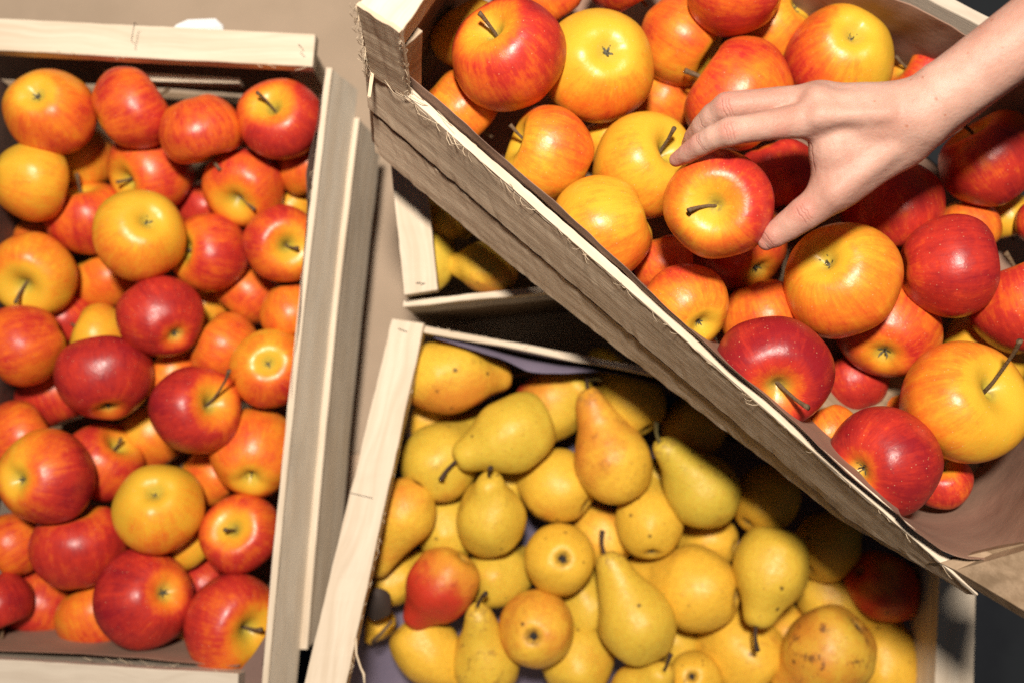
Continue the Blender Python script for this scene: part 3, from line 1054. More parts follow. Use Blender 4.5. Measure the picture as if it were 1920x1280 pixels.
# ------------------------------------------------------------------ fruit lists (photo pixels, radius, layer)
# x, y, r, layer, end, cavity pixel, blush, red side (dx, dy, strength), label
LEFT = [
 (93, 208, 80, -.2, 'c', (70, 180), .46, (.6, .7, .22), 'orange apple with yellow-green calyx end, in the far left corner of the left crate'),
 (247, 205, 77, -.1, None, (.9, -.5), .66, (.6, .1, .18), 'plain red-orange apple second from left in the back row of the left crate'),
 (376, 245, 77, -.3, None, (.35, .95), .60, (.2, -.1, .05), 'smooth orange-red apple third from left in the back row of the left crate'),
 (527, 227, 76, -.4, 's', (508, 196), .74, (.5, .5, .18), 'red apple with stem in a yellow patch, back right corner of the left crate'),
 (60, 340, 74, .10, None, (1, .1), .20, (.3, .9, .22), 'plain yellow apple below the corner apple at the left crate wall'),
 (152, 298, 60, 1.2, None, (.3, .9), .24, (.9, .0, .2), 'yellow apple half hidden under the two leftmost apples at the back'),
 (285, 323, 77, .80, 's', (236, 345), .62, (.4, -.3, .12), 'orange-red apple with its stem hollow at its left, behind the yellow-topped apple'),
 (458, 350, 76, .20, 's', (440, 384), .60, (.1, -.7, .18), 'orange-red apple with yellow stem hollow at its lower edge, below the back row'),
 (578, 312, 62, 1.1, None, (.2, 1), .50, (0, 0, 0), 'orange apple cut off by the right wall of the left crate near the back'),
 (165, 408, 77, .60, 's', (150, 350), .64, (.2, .3, .12), 'red-orange apple between the plain yellow apple and the yellow-topped apple'),
 (263, 440, 85, -.1, 'c', (277, 411), .22, (-.2, .9, .30), 'large yellow-topped apple with orange underside and calyx up, upper middle of left crate'),
 (378, 385, 48, 1.7, None, (.6, .6), .74, (0, 0, 0), 'small red apple deep in the gap behind the yellow-topped apple'),
 (396, 475, 73, .45, 's', (345, 470), .66, (.5, .1, .22), 'red-orange apple with yellow stem hollow on its left, right of the yellow-topped apple'),
 (530, 457, 71, .25, 's', (541, 462), .62, (-.5, -.5, .20), 'red apple with wide yellow stem hollow facing up, against the right wall'),
 (552, 388, 46, 1.6, None, (.5, .6), .22, (0, 0, 0), 'sliver of yellow apple under the apple with wide yellow stem hollow'),
 (65, 515, 78, .25, 's', (42, 540), .32, (.1, -.6, .25), 'yellow-orange apple with dark stem pointing down, left edge of left crate'),
 (205, 522, 69, 1.0, None, (.5, .8), .48, (0, .5, .1), 'orange apple under the yellow-topped apple, left of the deep red one'),
 (305, 597, 77, -.15, 'c', (329, 629), .84, (0, 0, 0), 'deep crimson apple with calyx at lower right, near the centre of the left crate'),
 (468, 548, 66, 1.1, None, (-.6, .7), .52, (0, .5, .06), 'orange apple lying low behind the red apples at the right wall'),
 (548, 585, 58, .9, None, (.2, 1), .48, (0, 0, 0), 'orange apple squeezed against the right wall, below the wide yellow hollow'),
 (48, 645, 76, .20, None, (-.9, .3), .60, (-.3, -.5, .20), 'red-orange apple at the left edge, halfway down the left crate'),
 (188, 628, 57, 1.2, None, (.9, .3), .22, (.7, .2, .22), 'yellow-green apple glimpsed between the deep crimson and the brownish apple'),
 (125, 600, 50, 1.8, None, (.4, .7), .74, (0, 0, 0), 'red apple deep in the gap beside the dark-stemmed apple'),
 (385, 580, 48, 1.8, None, (.4, .7), .26, (0, 0, 0), 'yellow-orange apple deep behind the deep crimson apple'),
 (425, 655, 67, .95, None, (.8, .5), .52, (-.3, 0, .06), 'orange-pink apple beside the red-ringed yellow apple'),
 (508, 690, 74, .15, 'c', (503, 680), .50, (.3, .8, .28), 'red-ringed yellow apple showing its calyx straight up, at the right wall'),
 (197, 708, 88, -.15, 'c', (203, 770), .84, (-.3, -.3, .14), 'brownish red apple with a yellow patch and calyx at its lower edge'),
 (112, 738, 72, 1.0, None, (.3, .9), .72, (-.2, .2, .1), 'red apple under the left side of the brownish red apple'),
 (325, 705, 56, 1.3, None, (.6, .6), .46, (0, 0, 0), 'orange apple in the gap right of the brownish red apple'),
 (366, 768, 83, -.20, 'L', (402, 756), .80, (-.6, .1, .26), 'dark red apple with a long thin stem, middle of the left crate'),
 (290, 815, 70, 1.0, None, (.6, .8), .34, (.4, .8, .3), 'yellow-orange apple with red underside below the long-stemmed apple'),
 (38, 820, 70, .9, None, (-.9, .4), .60, (0, .2, .06), 'orange-red apple at the left edge, above the yellow-cheeked red apple'),
 (85, 893, 87, -.1, 'c', (38, 897), .64, (.75, .4, .42), 'red apple with yellow cheek and calyx facing left, at the left edge'),
 (192, 868, 72, .95, 's', (222, 832), .70, (0, .3, .1), 'red apple low between the brownish red and the bright yellow apples'),
 (478, 850, 83, .15, 'c', (470, 893), .45, (.2, -.2, .12), 'orange apple with a dented calyx at its lower edge, against the right wall'),
 (398, 888, 60, 1.1, None, (.7, .6), .44, (-.1, .6, .22), 'orange-yellow apple half under the dented orange apple'),
 (297, 950, 83, -.15, 'c', (290, 921), .16, (.2, .9, .26), 'bright yellow apple with grey calyx up, lower middle of the left crate'),
 (450, 1000, 74, .20, 's', (433, 988), .66, (.2, .6, .18), 'red apple with short stem in a yellow hollow, right of the bright yellow one'),
 (150, 1025, 83, .40, 's', (140, 962), .74, (0, .4, .12), 'raspberry red apple left of and below the bright yellow one'),
 (28, 1018, 58, .9, None, (-.8, .5), .56, (0, -.4, .1), 'orange apple cut by the left photo edge, lower part of left crate'),
 (350, 1008, 60, 1.2, None, (.6, .7), .20, (0, 0, 0), 'yellow apple peeking out below the bright yellow one'),
 (275, 1120, 91, -.15, 'c', (310, 1112), .82, (-.7, .2, .22), 'large dark red apple with calyx facing right, lowest middle of the left crate'),
 (434, 1165, 89, -.05, 's', (472, 1186), .66, (-.6, -.5, .25), 'red-orange apple with yellow stem hollow, front right corner of the left crate'),
 (388, 1092, 52, 1.3, None, (.6, .7), .78, (0, 0, 0), 'red apple in the gap above the front right corner apple'),
 (77, 1130, 72, .80, None, (-.3, .9), .68, (-.7, .1, .22), 'red apple with orange right cheek, front left of the left crate'),
 (185, 1155, 72, .85, None, (.3, .9), .52, (.4, .7, .22), 'orange apple in the front row, left of the large dark red apple'),
 (-5, 1130, 60, .55, None, (.3, .9), .84, (0, 0, 0), 'dark red apple cut off by the lower left photo edge'),
 (345, 1180, 48, 1.6, None, (.3, .9), .34, (0, 0, 0), 'yellow-orange sliver of apple left of the front right corner apple'),
 (75, 445, 46, 1.7, None, (.3, .9), .48, (0, 0, 0), 'orange sliver of apple above the dark-stemmed apple'),
 (452, 285, 40, 1.8, None, (.3, .9), .48, (0, 0, 0), 'orange sliver of apple between three back row apples'),
]
RIGHT = [
 (955, 107, 104, -.1, 's', (917, 52), .68, (.4, -.5, .24), 'large red apple with stem at upper left, near the left end of tilted crate'),
 (1122, 122, 104, .30, 'c', (1141, 96), .16, (.3, .9, .36), 'big yellow apple with calyx up and orange underside, beside the large red apple'),
 (876, 66, 70, .2, None, (.5, .8), .16, (0, .4, .1), 'yellow apple hidden behind the large red apple at the crate corner'),
 (858, 208, 80, .75, None, (.7, .7), .44, (.5, -.3, .22), 'orange apple under the large red apple, touching the paper edge'),
 (1030, -12, 64, 1.0, None, (.5, .8), .60, (0, 0, 0), 'orange-red apple cut by the top photo edge behind the large red apple'),
 (1172, -48, 76, .7, None, (.5, .8), .66, (0, .3, .1), 'red apple just poking in at the top photo edge above the big yellow one'),
 (1275, 74, 84, .85, 's', (1345, 118), .46, (-.4, -.3, .14), 'orange apple with stem at its lower right, top middle of tilted crate'),
 (1383, -30, 97, .15, None, (.9, .3), .62, (.5, .7, .26), 'red-orange apple overhanging the top edge above the hand'),
 (1452, 45, 72, 1.2, 'c', (1497, 15), .36, (.1, .6, .12), 'orange-yellow apple in shadow beneath the overhanging red-orange apple'),
 (1576, 108, 98, .35, 'c', (1600, 69), .36, (-.85, .25, .50), 'half red, half yellow apple with dark calyx above the wrist'),
 (1383, 182, 103, .80, None, (.8, .6), .55, (-.4, -.3, .20), 'orange-red apple directly behind the fingers of the hand'),
 (1240, 195, 72, 1.5, None, (.8, .6), .40, (.7, -.3, .12), 'mottled orange apple low between the big yellow one and the fingers'),
 (1028, 290, 89, .55, 's', (960, 262), .36, (.5, -.6, .22), 'yellow-orange streaked apple with stem in a deep hollow at its left'),
 (1205, 312, 97, .45, 's', (1258, 282), .24, (-.1, .8, .20), 'yellow streaked apple with stem beside the fingertips'),
 (1130, 430, 98, .25, None, (-.9, .3), .30, (.4, .6, .16), 'plain yellow-orange apple at the rim below the streaked ones'),
 (1285, 578, 84, .25, 'c', (1318, 612), .38, (-.1, -.8, .32), 'yellow apple with red top and open calyx, at the rim below held apple'),
 (1240, 492, 58, 1.3, None, (.3, .9), .62, (0, 0, 0), 'red-orange apple in the gap below the held apple on its left'),
 (1385, 462, 90, 1.0, 'c', (1420, 508), .66, (-.3, .2, .26), 'dark red apple in the shadow right under the held apple'),
 (1458, 330, 78, 1.5, None, (.3, .9), .78, (0, 0, 0), 'dark red apple seen through the gap between thumb and finger'),
 (1462, 412, 56, 2.0, None, (.3, .9), .56, (0, 0, 0), 'orange-red sliver of apple behind the thumb'),
 (1578, 524, 109, .10, 'c', (1545, 484), .36, (.3, .6, .18), 'large golden orange apple with calyx up, just below the thumb'),
 (1430, 592, 78, 1.15, None, (.3, .9), .52, (0, -.3, .08), 'plain orange apple low between the rim and the golden orange apple'),
 (1450, 695, 108, -.15, 's', (1460, 736), .96, (.0, -.3, .16), 'dark red streaked apple with thick stem in its hollow, at the rim'),
 (1665, 622, 93, .85, 'c', (1657, 668), .60, (.1, .2, .06), 'orange-red apple with calyx facing front, below the golden orange apple'),
 (1777, 500, 96, .20, 'c', (1694, 505), .80, (.4, .3, .12), 'glossy scarlet apple with no yellow, right of the golden orange apple'),
 (1600, 715, 64, 1.6, None, (.3, .9), .80, (0, 0, 0), 'dark crimson apple deep in the gap right of the streaked one'),
 (1805, 755, 116, -.15, 'L', (1868, 722), .30, (-.6, -.3, .34), 'largest yellow-orange apple with long curved stem, at the right photo edge'),
 (1655, 866, 104, -.05, 'c', (1608, 884), .86, (.4, -.2, .12), 'red apple with calyx facing the rim, lowest in the tilted crate'),
 (1552, 810, 58, 1.2, None, (.3, .9), .44, (-.6, -.3, .15), 'orange apple squeezed low between the two dark apples at the rim'),
 (1765, 900, 56, 1.2, 's', (1765, 868), .70, (0, 0, 0), 'small red apple resting on the curled paper'),
 (1928, 572, 100, .35, None, (.3, .9), .76, (0, 0, 0), 'red apple cut by the right photo edge, right of the scarlet one'),
 (1850, 665, 92, 1.3, None, (.9, .3), .10, (0, .4, .1), 'plain yellow apple half hidden above the largest apple'),
 (1672, 388, 94, .95, None, (.3, .9), .76, (0, 0, 0), 'dark red apple in the shadow of the wrist'),
 (1858, 300, 92, .50, 's', (1820, 235), .74, (.1, .6, .16), 'red apple with yellow streaks in the shadow below the forearm'),
 (1810, 428, 62, 1.0, None, (.3, .9), .48, (0, -.4, .12), 'orange apple behind the top of the scarlet apple'),
 (1885, 405, 50, 1.5, None, (.3, .9), .10, (0, 0, 0), 'yellow apple deep near the right photo edge'),
 (1952, 412, 46, 1.1, None, (.3, .9), .74, (0, 0, 0), 'red apple barely in frame at the right photo edge'),
 (1728, 152, 70, 1.0, 's', (1688, 118), .72, (0, 0, 0), 'red apple peeking out above the forearm, by the far wall'),
 (1672, 778, 52, 1.9, None, (.3, .9), .46, (0, 0, 0), 'orange sliver of apple above the lowest red apple'),
 (1140, 265, 52, 1.9, None, (.3, .9), .20, (0, 0, 0), 'deep yellow sliver of apple between the streaked apples'),
]
HELD = (1347, 384, 101, 0, 's', (1340, 388), .62, (.75, -.45, .28), 'red and yellow apple held between the thumb and fingertips')

# belly x, y, r, layer, mode ('n' neck tip pixel, 'c' calyx pixel), pixel, tilt sign, shape, green, blush, red side, bruise, label
PEAR = [
 (838, 706, 69, -.05, 'n', (956, 704), -1, 'squat', .0, .22, (.2, .95, .60), 0, 'golden pear with red underside, back left corner of the pear crate'),
 (803, 785, 58, 1.1, 'n', (860, 860), -1, 'squat', .1, .0, (0, 0, 0), 0, 'plain yellow pear under the golden red-bottomed pear'),
 (1030, 762, 66, .6, 'n', (1092, 712), 1, 'squat', .1, .38, (-.8, -.5, .55), 0, 'yellow pear with red left shoulder in the back row'),
 (1184, 752, 64, .5, 'c', (1213, 800), -1, 'long', .1, .0, (0, 0, 0), 0, 'yellow pear showing its calyx, in the shadow at the back'),
 (1150, 868, 73, -.15, 'n', (1094, 738), 1, 'long', .05, .18, (-.5, -.4, .34), .4, 'tall orange-flushed pear standing upright near the back'),
 (965, 812, 70, -.1, 'n', (862, 866), 1, 'squat', .15, .0, (0, 0, 0), 0, 'pale yellow pear lying with curved dark stem to the left'),
 (825, 865, 74, .55, 'n', (905, 770), -1, 'long', .1, .06, (.5, .6, .25), 0, 'broad yellow pear left of and behind the one with curved stem'),
 (872, 800, 45, 1.4, 'n', (960, 790), -1, 'squat', .1, .0, (0, 0, 0), 0, 'sliver of yellow pear between the corner pear and the stemmed one'),
 (752, 862, 50, 1.3, 'n', (740, 780), -1, 'squat', .1, .0, (0, 0, 0), 0, 'sliver of yellow pear along the left rail'),
 (757, 962, 60, .1, 'n', (695, 1070), -1, 'long', .0, .22, (-.2, -.4, .22), 0, 'orange-yellow pear against the left rail, neck pointing down'),
 (920, 974, 66, .05, 'n', (919, 902), 1, 'squat', .5, .0, (0, 0, 0), .3, 'squat greenish pear with dark stem standing straight up'),
 (1044, 910, 69, .5, 'c', (1098, 945), -1, 'long', .0, .16, (0, .6, .20), 0, 'round golden pear left of the tall orange-flushed pear'),
 (950, 905, 48, 1.3, 'n', (1010, 870), -1, 'squat', .1, .0, (0, 0, 0), 0, 'pale yellow pear behind the squat greenish one'),
 (838, 990, 56, 1.1, 'n', (830, 900), -1, 'squat', .1, .0, (0, 0, 0), 0, 'pale yellow pear between the left rail pear and the squat greenish one'),
 (1318, 920, 70, .0, 'n', (1250, 826), 1, 'long', .55, .0, (.2, .9, .20), .3, 'green-tinged pear with speckles and pale stem, centre right'),
 (1217, 980, 64, .3, 'c', (1222, 1032), -1, 'long', .1, .0, (0, 0, 0), 0, 'yellow pear with calyx down, between the tall and the green-tinged pear'),
 (1228, 902, 44, 1.3, 'n', (1290, 880), -1, 'squat', .1, .05, (0, 0, 0), 0, 'sliver of yellow pear between the tall and the green-tinged pear'),
 (1050, 1048, 67, .0, 'c', (1055, 1047), -1, 'long', .25, .0, (0, 0, 0), 0, 'yellow-green pear seen end-on with dark calyx in its middle'),
 (1130, 1005, 56, 1.1, 'n', (1070, 940), -1, 'squat', .0, .14, (0, 0, 0), 0, 'warm yellow pear deep right of the end-on yellow-green pear'),
 (1432, 938, 60, .7, 'n', (1480, 870), -1, 'squat', .0, .14, (0, 0, 0), 0, 'orange pear in the crate shadow right of the green-tinged one'),
 (1330, 1012, 52, 1.2, 'c', (1374, 1022), -1, 'long', .0, .02, (0, 0, 0), 0, 'yellow pear with side calyx under the green-tinged pear'),
 (932, 1078, 60, 1.0, 'n', (1000, 1040), -1, 'squat', .1, .02, (0, 0, 0), 0, 'plain yellow pear under the squat greenish one'),
 (830, 1092, 65, -.05, 'n', (766, 1164), -1, 'squat', .0, .76, (-.6, .6, .50), 0, 'bright red pear with orange top, left side'),
 (1195, 1168, 73, -.15, 'n', (1138, 1042), 1, 'long', .35, .0, (0, 0, 0), 0, 'long yellow-green pear at the centre of the front'),
 (1305, 1103, 80, .0, 'c', (1378, 1115), -1, 'long', .1, .0, (0, .4, .05), .3, 'round yellow pear with two dark spots, right of the long yellow-green one'),
 (1446, 1060, 69, -.35, 'n', (1424, 1168), 1, 'squat', .2, .0, (0, 0, 0), 0, 'yellow pear hanging neck down with thick dark stem'),
 (1007, 1178, 72, -.05, 'c', (1000, 1192), -1, 'long', .0, .24, (-.4, -.4, .2), .2, 'orange-flushed pear seen end-on with dark calyx, next to the spotted pear'),
 (912, 1240, 66, .15, 'n', (905, 1150), 1, 'long', .2, .0, (0, 0, 0), .5, 'spotted pear with short dark stem up, front left'),
 (802, 1218, 60, .6, 'n', (880, 1290), -1, 'squat', .15, .0, (0, 0, 0), 0, 'plain pale pear beneath the bright red one'),
 (1098, 1128, 50, 1.2, 'n', (1060, 1040), -1, 'squat', .1, .0, (0, 0, 0), 0, 'pale yellow pear deep between the two end-on pears'),
 (1082, 1238, 66, .8, 'n', (1110, 1150), -1, 'squat', .0, .18, (.7, -.2, .2), 0, 'pale orange pear right of the orange-flushed end-on one'),
 (1390, 1218, 76, 1.1, 'n', (1300, 1130), -1, 'squat', .0, .20, (0, -.3, .1), 0, 'orange pear under the thick dark stem'),
 (1555, 1222, 81, -.05, 'c', (1625, 1150), -1, 'squat', .0, .34, (0, 0, 0), 1.0, 'bruised brown-orange pear, front right'),
 (1560, 1122, 60, .7, 'n', (1650, 1160), -1, 'squat', .0, .04, (0, 0, 0), 0, 'yellow pear lying behind the bruised brown-orange one'),
 (1660, 1240, 60, .7, 'n', (1660, 1140), -1, 'squat', .05, .0, (0, 0, 0), 0, 'dull yellow pear next to the right rail'),
 (1548, 1025, 60, .8, 'n', (1600, 960), -1, 'squat', .0, .22, (0, 0, 0), 0, 'orange pear in the dark right of the neck-down pear'),
 (1655, 1098, 62, .6, 'n', (1722, 1138), -1, 'squat', .0, .75, (0, 0, 0), 0, 'red pear almost lost in the shadow of the tilted crate'),
 (1300, 800, 58, .9, 'n', (1350, 730), -1, 'squat', .0, .18, (0, 0, 0), 0, 'pear in the dark beneath the tilted crate, above the green-tinged one'),
 (1205, 1302, 62, .1, 'n', (1240, 1262), 1, 'squat', .0, .22, (0, 0, 0), 0, 'orange pear with dark stem cut by the bottom photo edge'),
 (1302, 1272, 52, .6, 'c', (1297, 1268), -1, 'long', .1, .0, (0, 0, 0), 0, 'small yellow pear end-on at the bottom photo edge'),
 (738, 1085, 48, 1.1, 'n', (800, 1040), -1, 'squat', .1, .0, (0, 0, 0), 0, 'yellow pear behind the dry brown leaf'),
 (714, 1166, 28, 1.0, 'n', (690, 1200), -1, 'squat', .2, .0, (0, 0, 0), .5, 'small shaded pear end below the dry brown leaf'),
 (1216, 1070, 42, 1.5, 'n', (1260, 1020), -1, 'squat', .0, .05, (0, 0, 0), 0, 'sliver of yellow pear left of the two-spotted one'),
 (1268, 1208, 44, 1.4, 'n', (1300, 1260), -1, 'squat', .0, .0, (0, 0, 0), 0, 'sliver of yellow pear right of the long yellow-green one'),
 (1478, 1190, 46, 1.4, 'n', (1450, 1120), -1, 'squat', .0, .18, (0, 0, 0), 0, 'sliver of orange pear left of the bruised one'),
]
SMALL = [
 (918, 500, 50, .0, 'n', (838, 496), -1, 'squat', .3, .10, (.5, .8, .35), 0, 'yellow pear with orange underside in the small half hidden crate'),
 (806, 492, 50, .5, 'n', (836, 420), -1, 'squat', .2, .0, (0, 0, 0), 0, 'yellow-green pear beside the rail of the half hidden crate'),
 (838, 402, 46, .4, 'n', (880, 440), -1, 'squat', .0, .40, (0, 0, 0), 0, 'orange pear at the back of the half hidden crate'),
]


STEMTIP = {(955, 107): (906, 30), (1347, 384): (1290, 386), (1028, 290): (942, 236), (1205, 312): (1274, 244), (1450, 695): (1480, 752),
           (1805, 755): (1896, 676), (1275, 74): (1338, 94), (527, 227): (486, 170), (65, 515): (26, 566), (366, 768): (442, 710), (458, 350): (446, 388)}
STEMLEN = {(955, 107): 1.0, (1347, 384): 1.0, (1205, 312): 1.15, (1450, 695): 1.3, (1805, 755): 1.05, (366, 768): 1.05, (527, 227): 1.2, (65, 515): 1.1}


def relax(items, base, step, dmax, fixed=()):
    """give every fruit a depth: start from its layer, slide overlapping ones apart along their view lines"""
    S = []
    for it in items:
        d0 = base(it[0], it[1]) + it[3] * step
        balls = [(it[0], it[1], it[2], 0.0)]
        S.append([d0, d0, balls])
    n = len(S)
    for _ in range(80):
        for i in range(n):
            for j in range(i + 1, n):
                for (xi, yi, ri, _a) in S[i][2]:
                    for (xj, yj, rj, _b) in S[j][2]:
                        if abs(xi - xj) > ri + rj or abs(yi - yj) > ri + rj:
                            continue
                        pi_, pj_ = pt(xi, yi, S[i][0]), pt(xj, yj, S[j][0])
                        need = (ri * S[i][0] + rj * S[j][0]) / F * .90
                        dist = (pi_ - pj_).length
                        if dist < need:
                            push = (need - dist) * .45
                            if S[i][1] <= S[j][1]:
                                S[i][0] -= push * .25; S[j][0] += push * .75
                            else:
                                S[j][0] -= push * .25; S[i][0] += push * .75
        for s in S:
            s[0] += (s[1] - s[0]) * .02
            s[0] = max(min(s[0], s[1] + .055, dmax), s[1] - .018)
    return [s[0] for s in S]


def view_basis(P):
    w = (CAMP - P).normalized()
    up = RC @ Vector((0, 1, 0))
    u = up.cross(w).normalized()
    v = w.cross(u).normalized()
    return u, v, w


def place(me, name, P, axis, R, spin, zscale=1.0, xdir=None):
    axis = axis.normalized()
    x = axis.orthogonal().normalized()
    if xdir is not None:
        x = (xdir - axis * xdir.dot(axis))
        x = x.normalized() if x.length > 1e-4 else axis.orthogonal().normalized()
    y = axis.cross(x)
    rot = Matrix((x, y, axis)).transposed() @ Matrix.Rotation(spin, 3, 'Z')
    o = bpy.data.objects.new(name, me)
    COL.objects.link(o)
    o.location = P
    o.rotation_euler = rot.to_euler()
    o.scale = (R, R, R * zscale)
    return o, rot


def child(o, me, name, loc, rotz=0.0, rotx=0.0, s=1.0):
    c = bpy.data.objects.new(name, me)
    COL.objects.link(c)
    c.parent = o
    c.location = loc
    c.rotation_euler = (rotx, 0, rotz)
    c.scale = (s, s, s)
    return c


def add_apple(it, d, group, rg):
    x, y, r, layer, end, cav, blush, (bx, by, bs), label = it
    P = pt(x, y, d)
    R = r * d / F / .985
    u, v, w = view_basis(P)
    if end:
        qx, qy = (cav[0] - x) / r, -(cav[1] - y) / r
        q = math.hypot(qx, qy)
        s = min(q / .80, .97)
        if q > 1e-6:
            qx, qy = qx / q * s, qy / q * s
        ax = u * qx + v * qy + w * math.sqrt(max(0, 1 - s * s))
        if end == 'c':
            ax = -ax
    else:
        a = Vector((cav[0], -cav[1], 0)).normalized() * rg.choice((1, -1))
        ax = u * a.x + v * a.y - w * rg.uniform(-.08, .12)
    me = rg.choice(APPLES)
    o, rot = place(me, 'apple', P, ax, R, rg.uniform(0, 6.28), rg.uniform(.96, 1.04))
    bd = (u * bx - v * by + w * .0) * bs
    o['blush'] = float(blush)
    o['blush_dir'] = list(rot.transposed() @ bd)
    tag(o, label, 'apple', group)
    stem = STEM_L if end == 'L' else STEM_S
    if end != 'c':
        c = child(o, stem, 'stem', (0, 0, me['top'] - .03), rg.uniform(0, 6.28), rg.uniform(-.35, .35), rg.uniform(.9, 1.15))
        if (x, y) in STEMTIP:
            tx, ty = STEMTIP[(x, y)]
            sx, sy = (tx - cav[0]) / r, -(ty - cav[1]) / r
            m_ = math.hypot(sx, sy)
            want = (u * sx + v * sy) * (1.0 / max(m_, .05)) + w * .55 + ax * .35
            loc = (rot.transposed() @ want).normalized()
            c.rotation_euler = loc.to_track_quat('Z', 'Y').to_euler()
            k = STEMLEN.get((x, y), 1.0)
            c.scale = (.95, .95, k * 1.1)
    if end not in ('s', 'L'):
        child(o, rg.choice(CALYX_A), 'calyx', (0, 0, me['bot'] - .005), rg.uniform(0, 6.28))
    return o


def add_pear(it, d, group, rg):
    x, y, r, layer, mode, px, sgn, shape, green, blush, (bx, by, bs), bruise, label = it
    P = pt(x, y, d)
    R = r * d / F
    u, v, w = view_basis(P)
    zsc = 1.0
    dx, dy = (px[0] - x) / r, -(px[1] - y) / r
    q = math.hypot(dx, dy)
    if mode == 'n':
        s = q / TIP[shape]
        if s > .98:
            zsc = min(s / .98, 1.3)
            s = .98
        ax = (u * dx + v * dy) / q * s + w * (sgn * math.sqrt(1 - s * s))
    else:
        s = min(q / .93, .96)
        ax = -((u * dx + v * dy) / max(q, 1e-6) * s + w * math.sqrt(1 - s * s))
    me = PEARS[shape]
    o, rot = place(me, 'pear', P, ax, R, rg.uniform(0, 6.28), zsc)
    o['green'] = float(max(0, green + rg.choice((-.2, -.1, .05, .15, .35))))
    o['blush'] = float(blush + rg.uniform(-.12, .16))
    o['bruise'] = float(max(bruise, rg.uniform(-.3, .35)))
    o['blush_dir'] = list(rot.transposed() @ ((u * bx - v * by) * bs))
    tag(o, label, 'pear', group)
    tz = TIP[shape]
    if mode == 'n':
        child(o, (STEM_G if (x, y) in ((1030, 762), (1318, 920)) else STEM_P), 'stem', (BEND[shape] * tz * tz, 0, tz - .06), rg.uniform(0, 6.28), rg.uniform(-.3, .3), 1.0)
    if mode == 'c' :
        child(o, rg.choice(CALYX_P), 'calyx', (0, 0, -.845), rg.uniform(0, 6.28))
    return o


rg = random.Random(5)
nD2 = D2


def base_right(px, py):
    p = rim(px, py, .048)
    return (RC.transposed() @ (p - CAMP)).z * -1


dl = relax(LEFT, lambda a, b: .905, .034, 1.0)
for it, d in zip(LEFT, dl):
    add_apple(it, d, 'apples heaped in the left crate', rg)
dr_ = relax(RIGHT, base_right, .034, .90)
for it, d in zip(RIGHT, dr_):
    add_apple(it, d, 'apples heaped in the tilted crate', rg)
D_HELD = .675
add_apple(HELD, D_HELD, 'apples heaped in the tilted crate', rg)
dp = relax(PEAR, lambda a, b: .927, .034, 1.04)
for it, d in zip(PEAR, dp):
    add_pear(it, d, 'pears heaped in the pear crate', rg)
ds = relax(SMALL, lambda a, b: .880, .025, 1.0)
for it, d in zip(SMALL, ds):
    add_pear(it, d, 'pears in the half hidden crate', rg)

# dry leaf at the left rail of the pear crate
lv = [pp(a, b, .885 + c) for a, b, c in ((690, 1160, .006), (684, 1135, .0), (694, 1108, -.003), (705, 1098, -.002), (722, 1103, .0), (735, 1112, .006), (732, 1135, .004), (736, 1152, .01), (718, 1158, .006), (704, 1166, .01))]
ctr = pp(712, 1130, .878)
lm = mesh('leaf', [ctr] + lv, [[0, i + 1, (i + 1) % len(lv) + 1] for i in range(len(lv))])
leaf = link('leaf', lm, M_LEAF, None)
so = leaf.modifiers.new('thickness', 'SOLIDIFY'); so.thickness = .0006
ss = leaf.modifiers.new('soft', 'SUBSURF'); ss.levels = ss.render_levels = 2
tag(leaf, 'dry dark brown curled leaf at the left rail of the pear crate', 'leaf')
tw = tube('twig', [pp(735, 1163, .90), pp(716, 1185, .895), pp(698, 1203, .90)], [.0016, .0018, .0022], M_STEM)
tag(tw, 'thin brown twig below the dry leaf in the pear crate', 'twig')


# ------------------------------------------------------------------ the hand
def cap(X, a, b, ra, rb):
    """distance to a tapered capsule"""
    a = np.array(a, np.float32); b = np.array(b, np.float32)
    ba = b - a
    h = np.clip(((X - a) @ ba) / np.dot(ba, ba), 0, 1)
    d = X - a - h[..., None] * ba
    return np.sqrt((d * d).sum(-1)) - (ra + (rb - ra) * h)


def smin(a, b, k):
    h = np.clip(.5 + .5 * (b - a) / k, 0, 1)
    return b + (a - b) * h - k * h * (1 - h)


def chain(X, js, k=.002):
    d = None
    for (p, r), (p2, r2) in zip(js, js[1:]):
        c = cap(X, p, p2, r, r2)
        d = c if d is None else smin(d, c, .0006)
    return d


def J(px, py, d, rpx):
    return (tuple(pt(px, py, d)), rpx * d / F)


INDEX = [J(1545, 222, .640, 37), J(1460, 232, .634, 29.5), J(1395, 243, .631, 26), J(1368, 248, .632, 26), J(1340, 257, .637, 24), J(1314, 271, .645, 22.5),
         J(1290, 287, .655, 19), J(1268, 300, .664, 14)]
MIDDLE = [J(1535, 192, .646, 35), J(1460, 193, .646, 29.5), J(1390, 198, .647, 27.5), J(1364, 202, .649, 27.5), J(1338, 218, .657, 25), J(1320, 237, .666, 23.5),
          J(1302, 258, .680, 19.5), J(1292, 271, .690, 15)]
RING = [J(1545, 190, .662, 34), J(1440, 204, .670, 27), J(1405, 212, .675, 27), J(1368, 232, .692, 22), J(1352, 246, .706, 17)]
PINKY = [J(1570, 200, .668, 30), J(1490, 216, .684, 23), J(1468, 222, .690, 22), J(1445, 236, .700, 18), J(1432, 244, .712, 14)]
THUMB = [J(1672, 268, .648, 52), J(1605, 325, .650, 44), J(1562, 360, .650, 38), J(1530, 385, .651, 32.5), J(1508, 401, .653, 31), J(1478, 423, .657, 27), J(1452, 441, .660, 23), J(1437, 454, .663, 15)]
WR = (1720, 218)
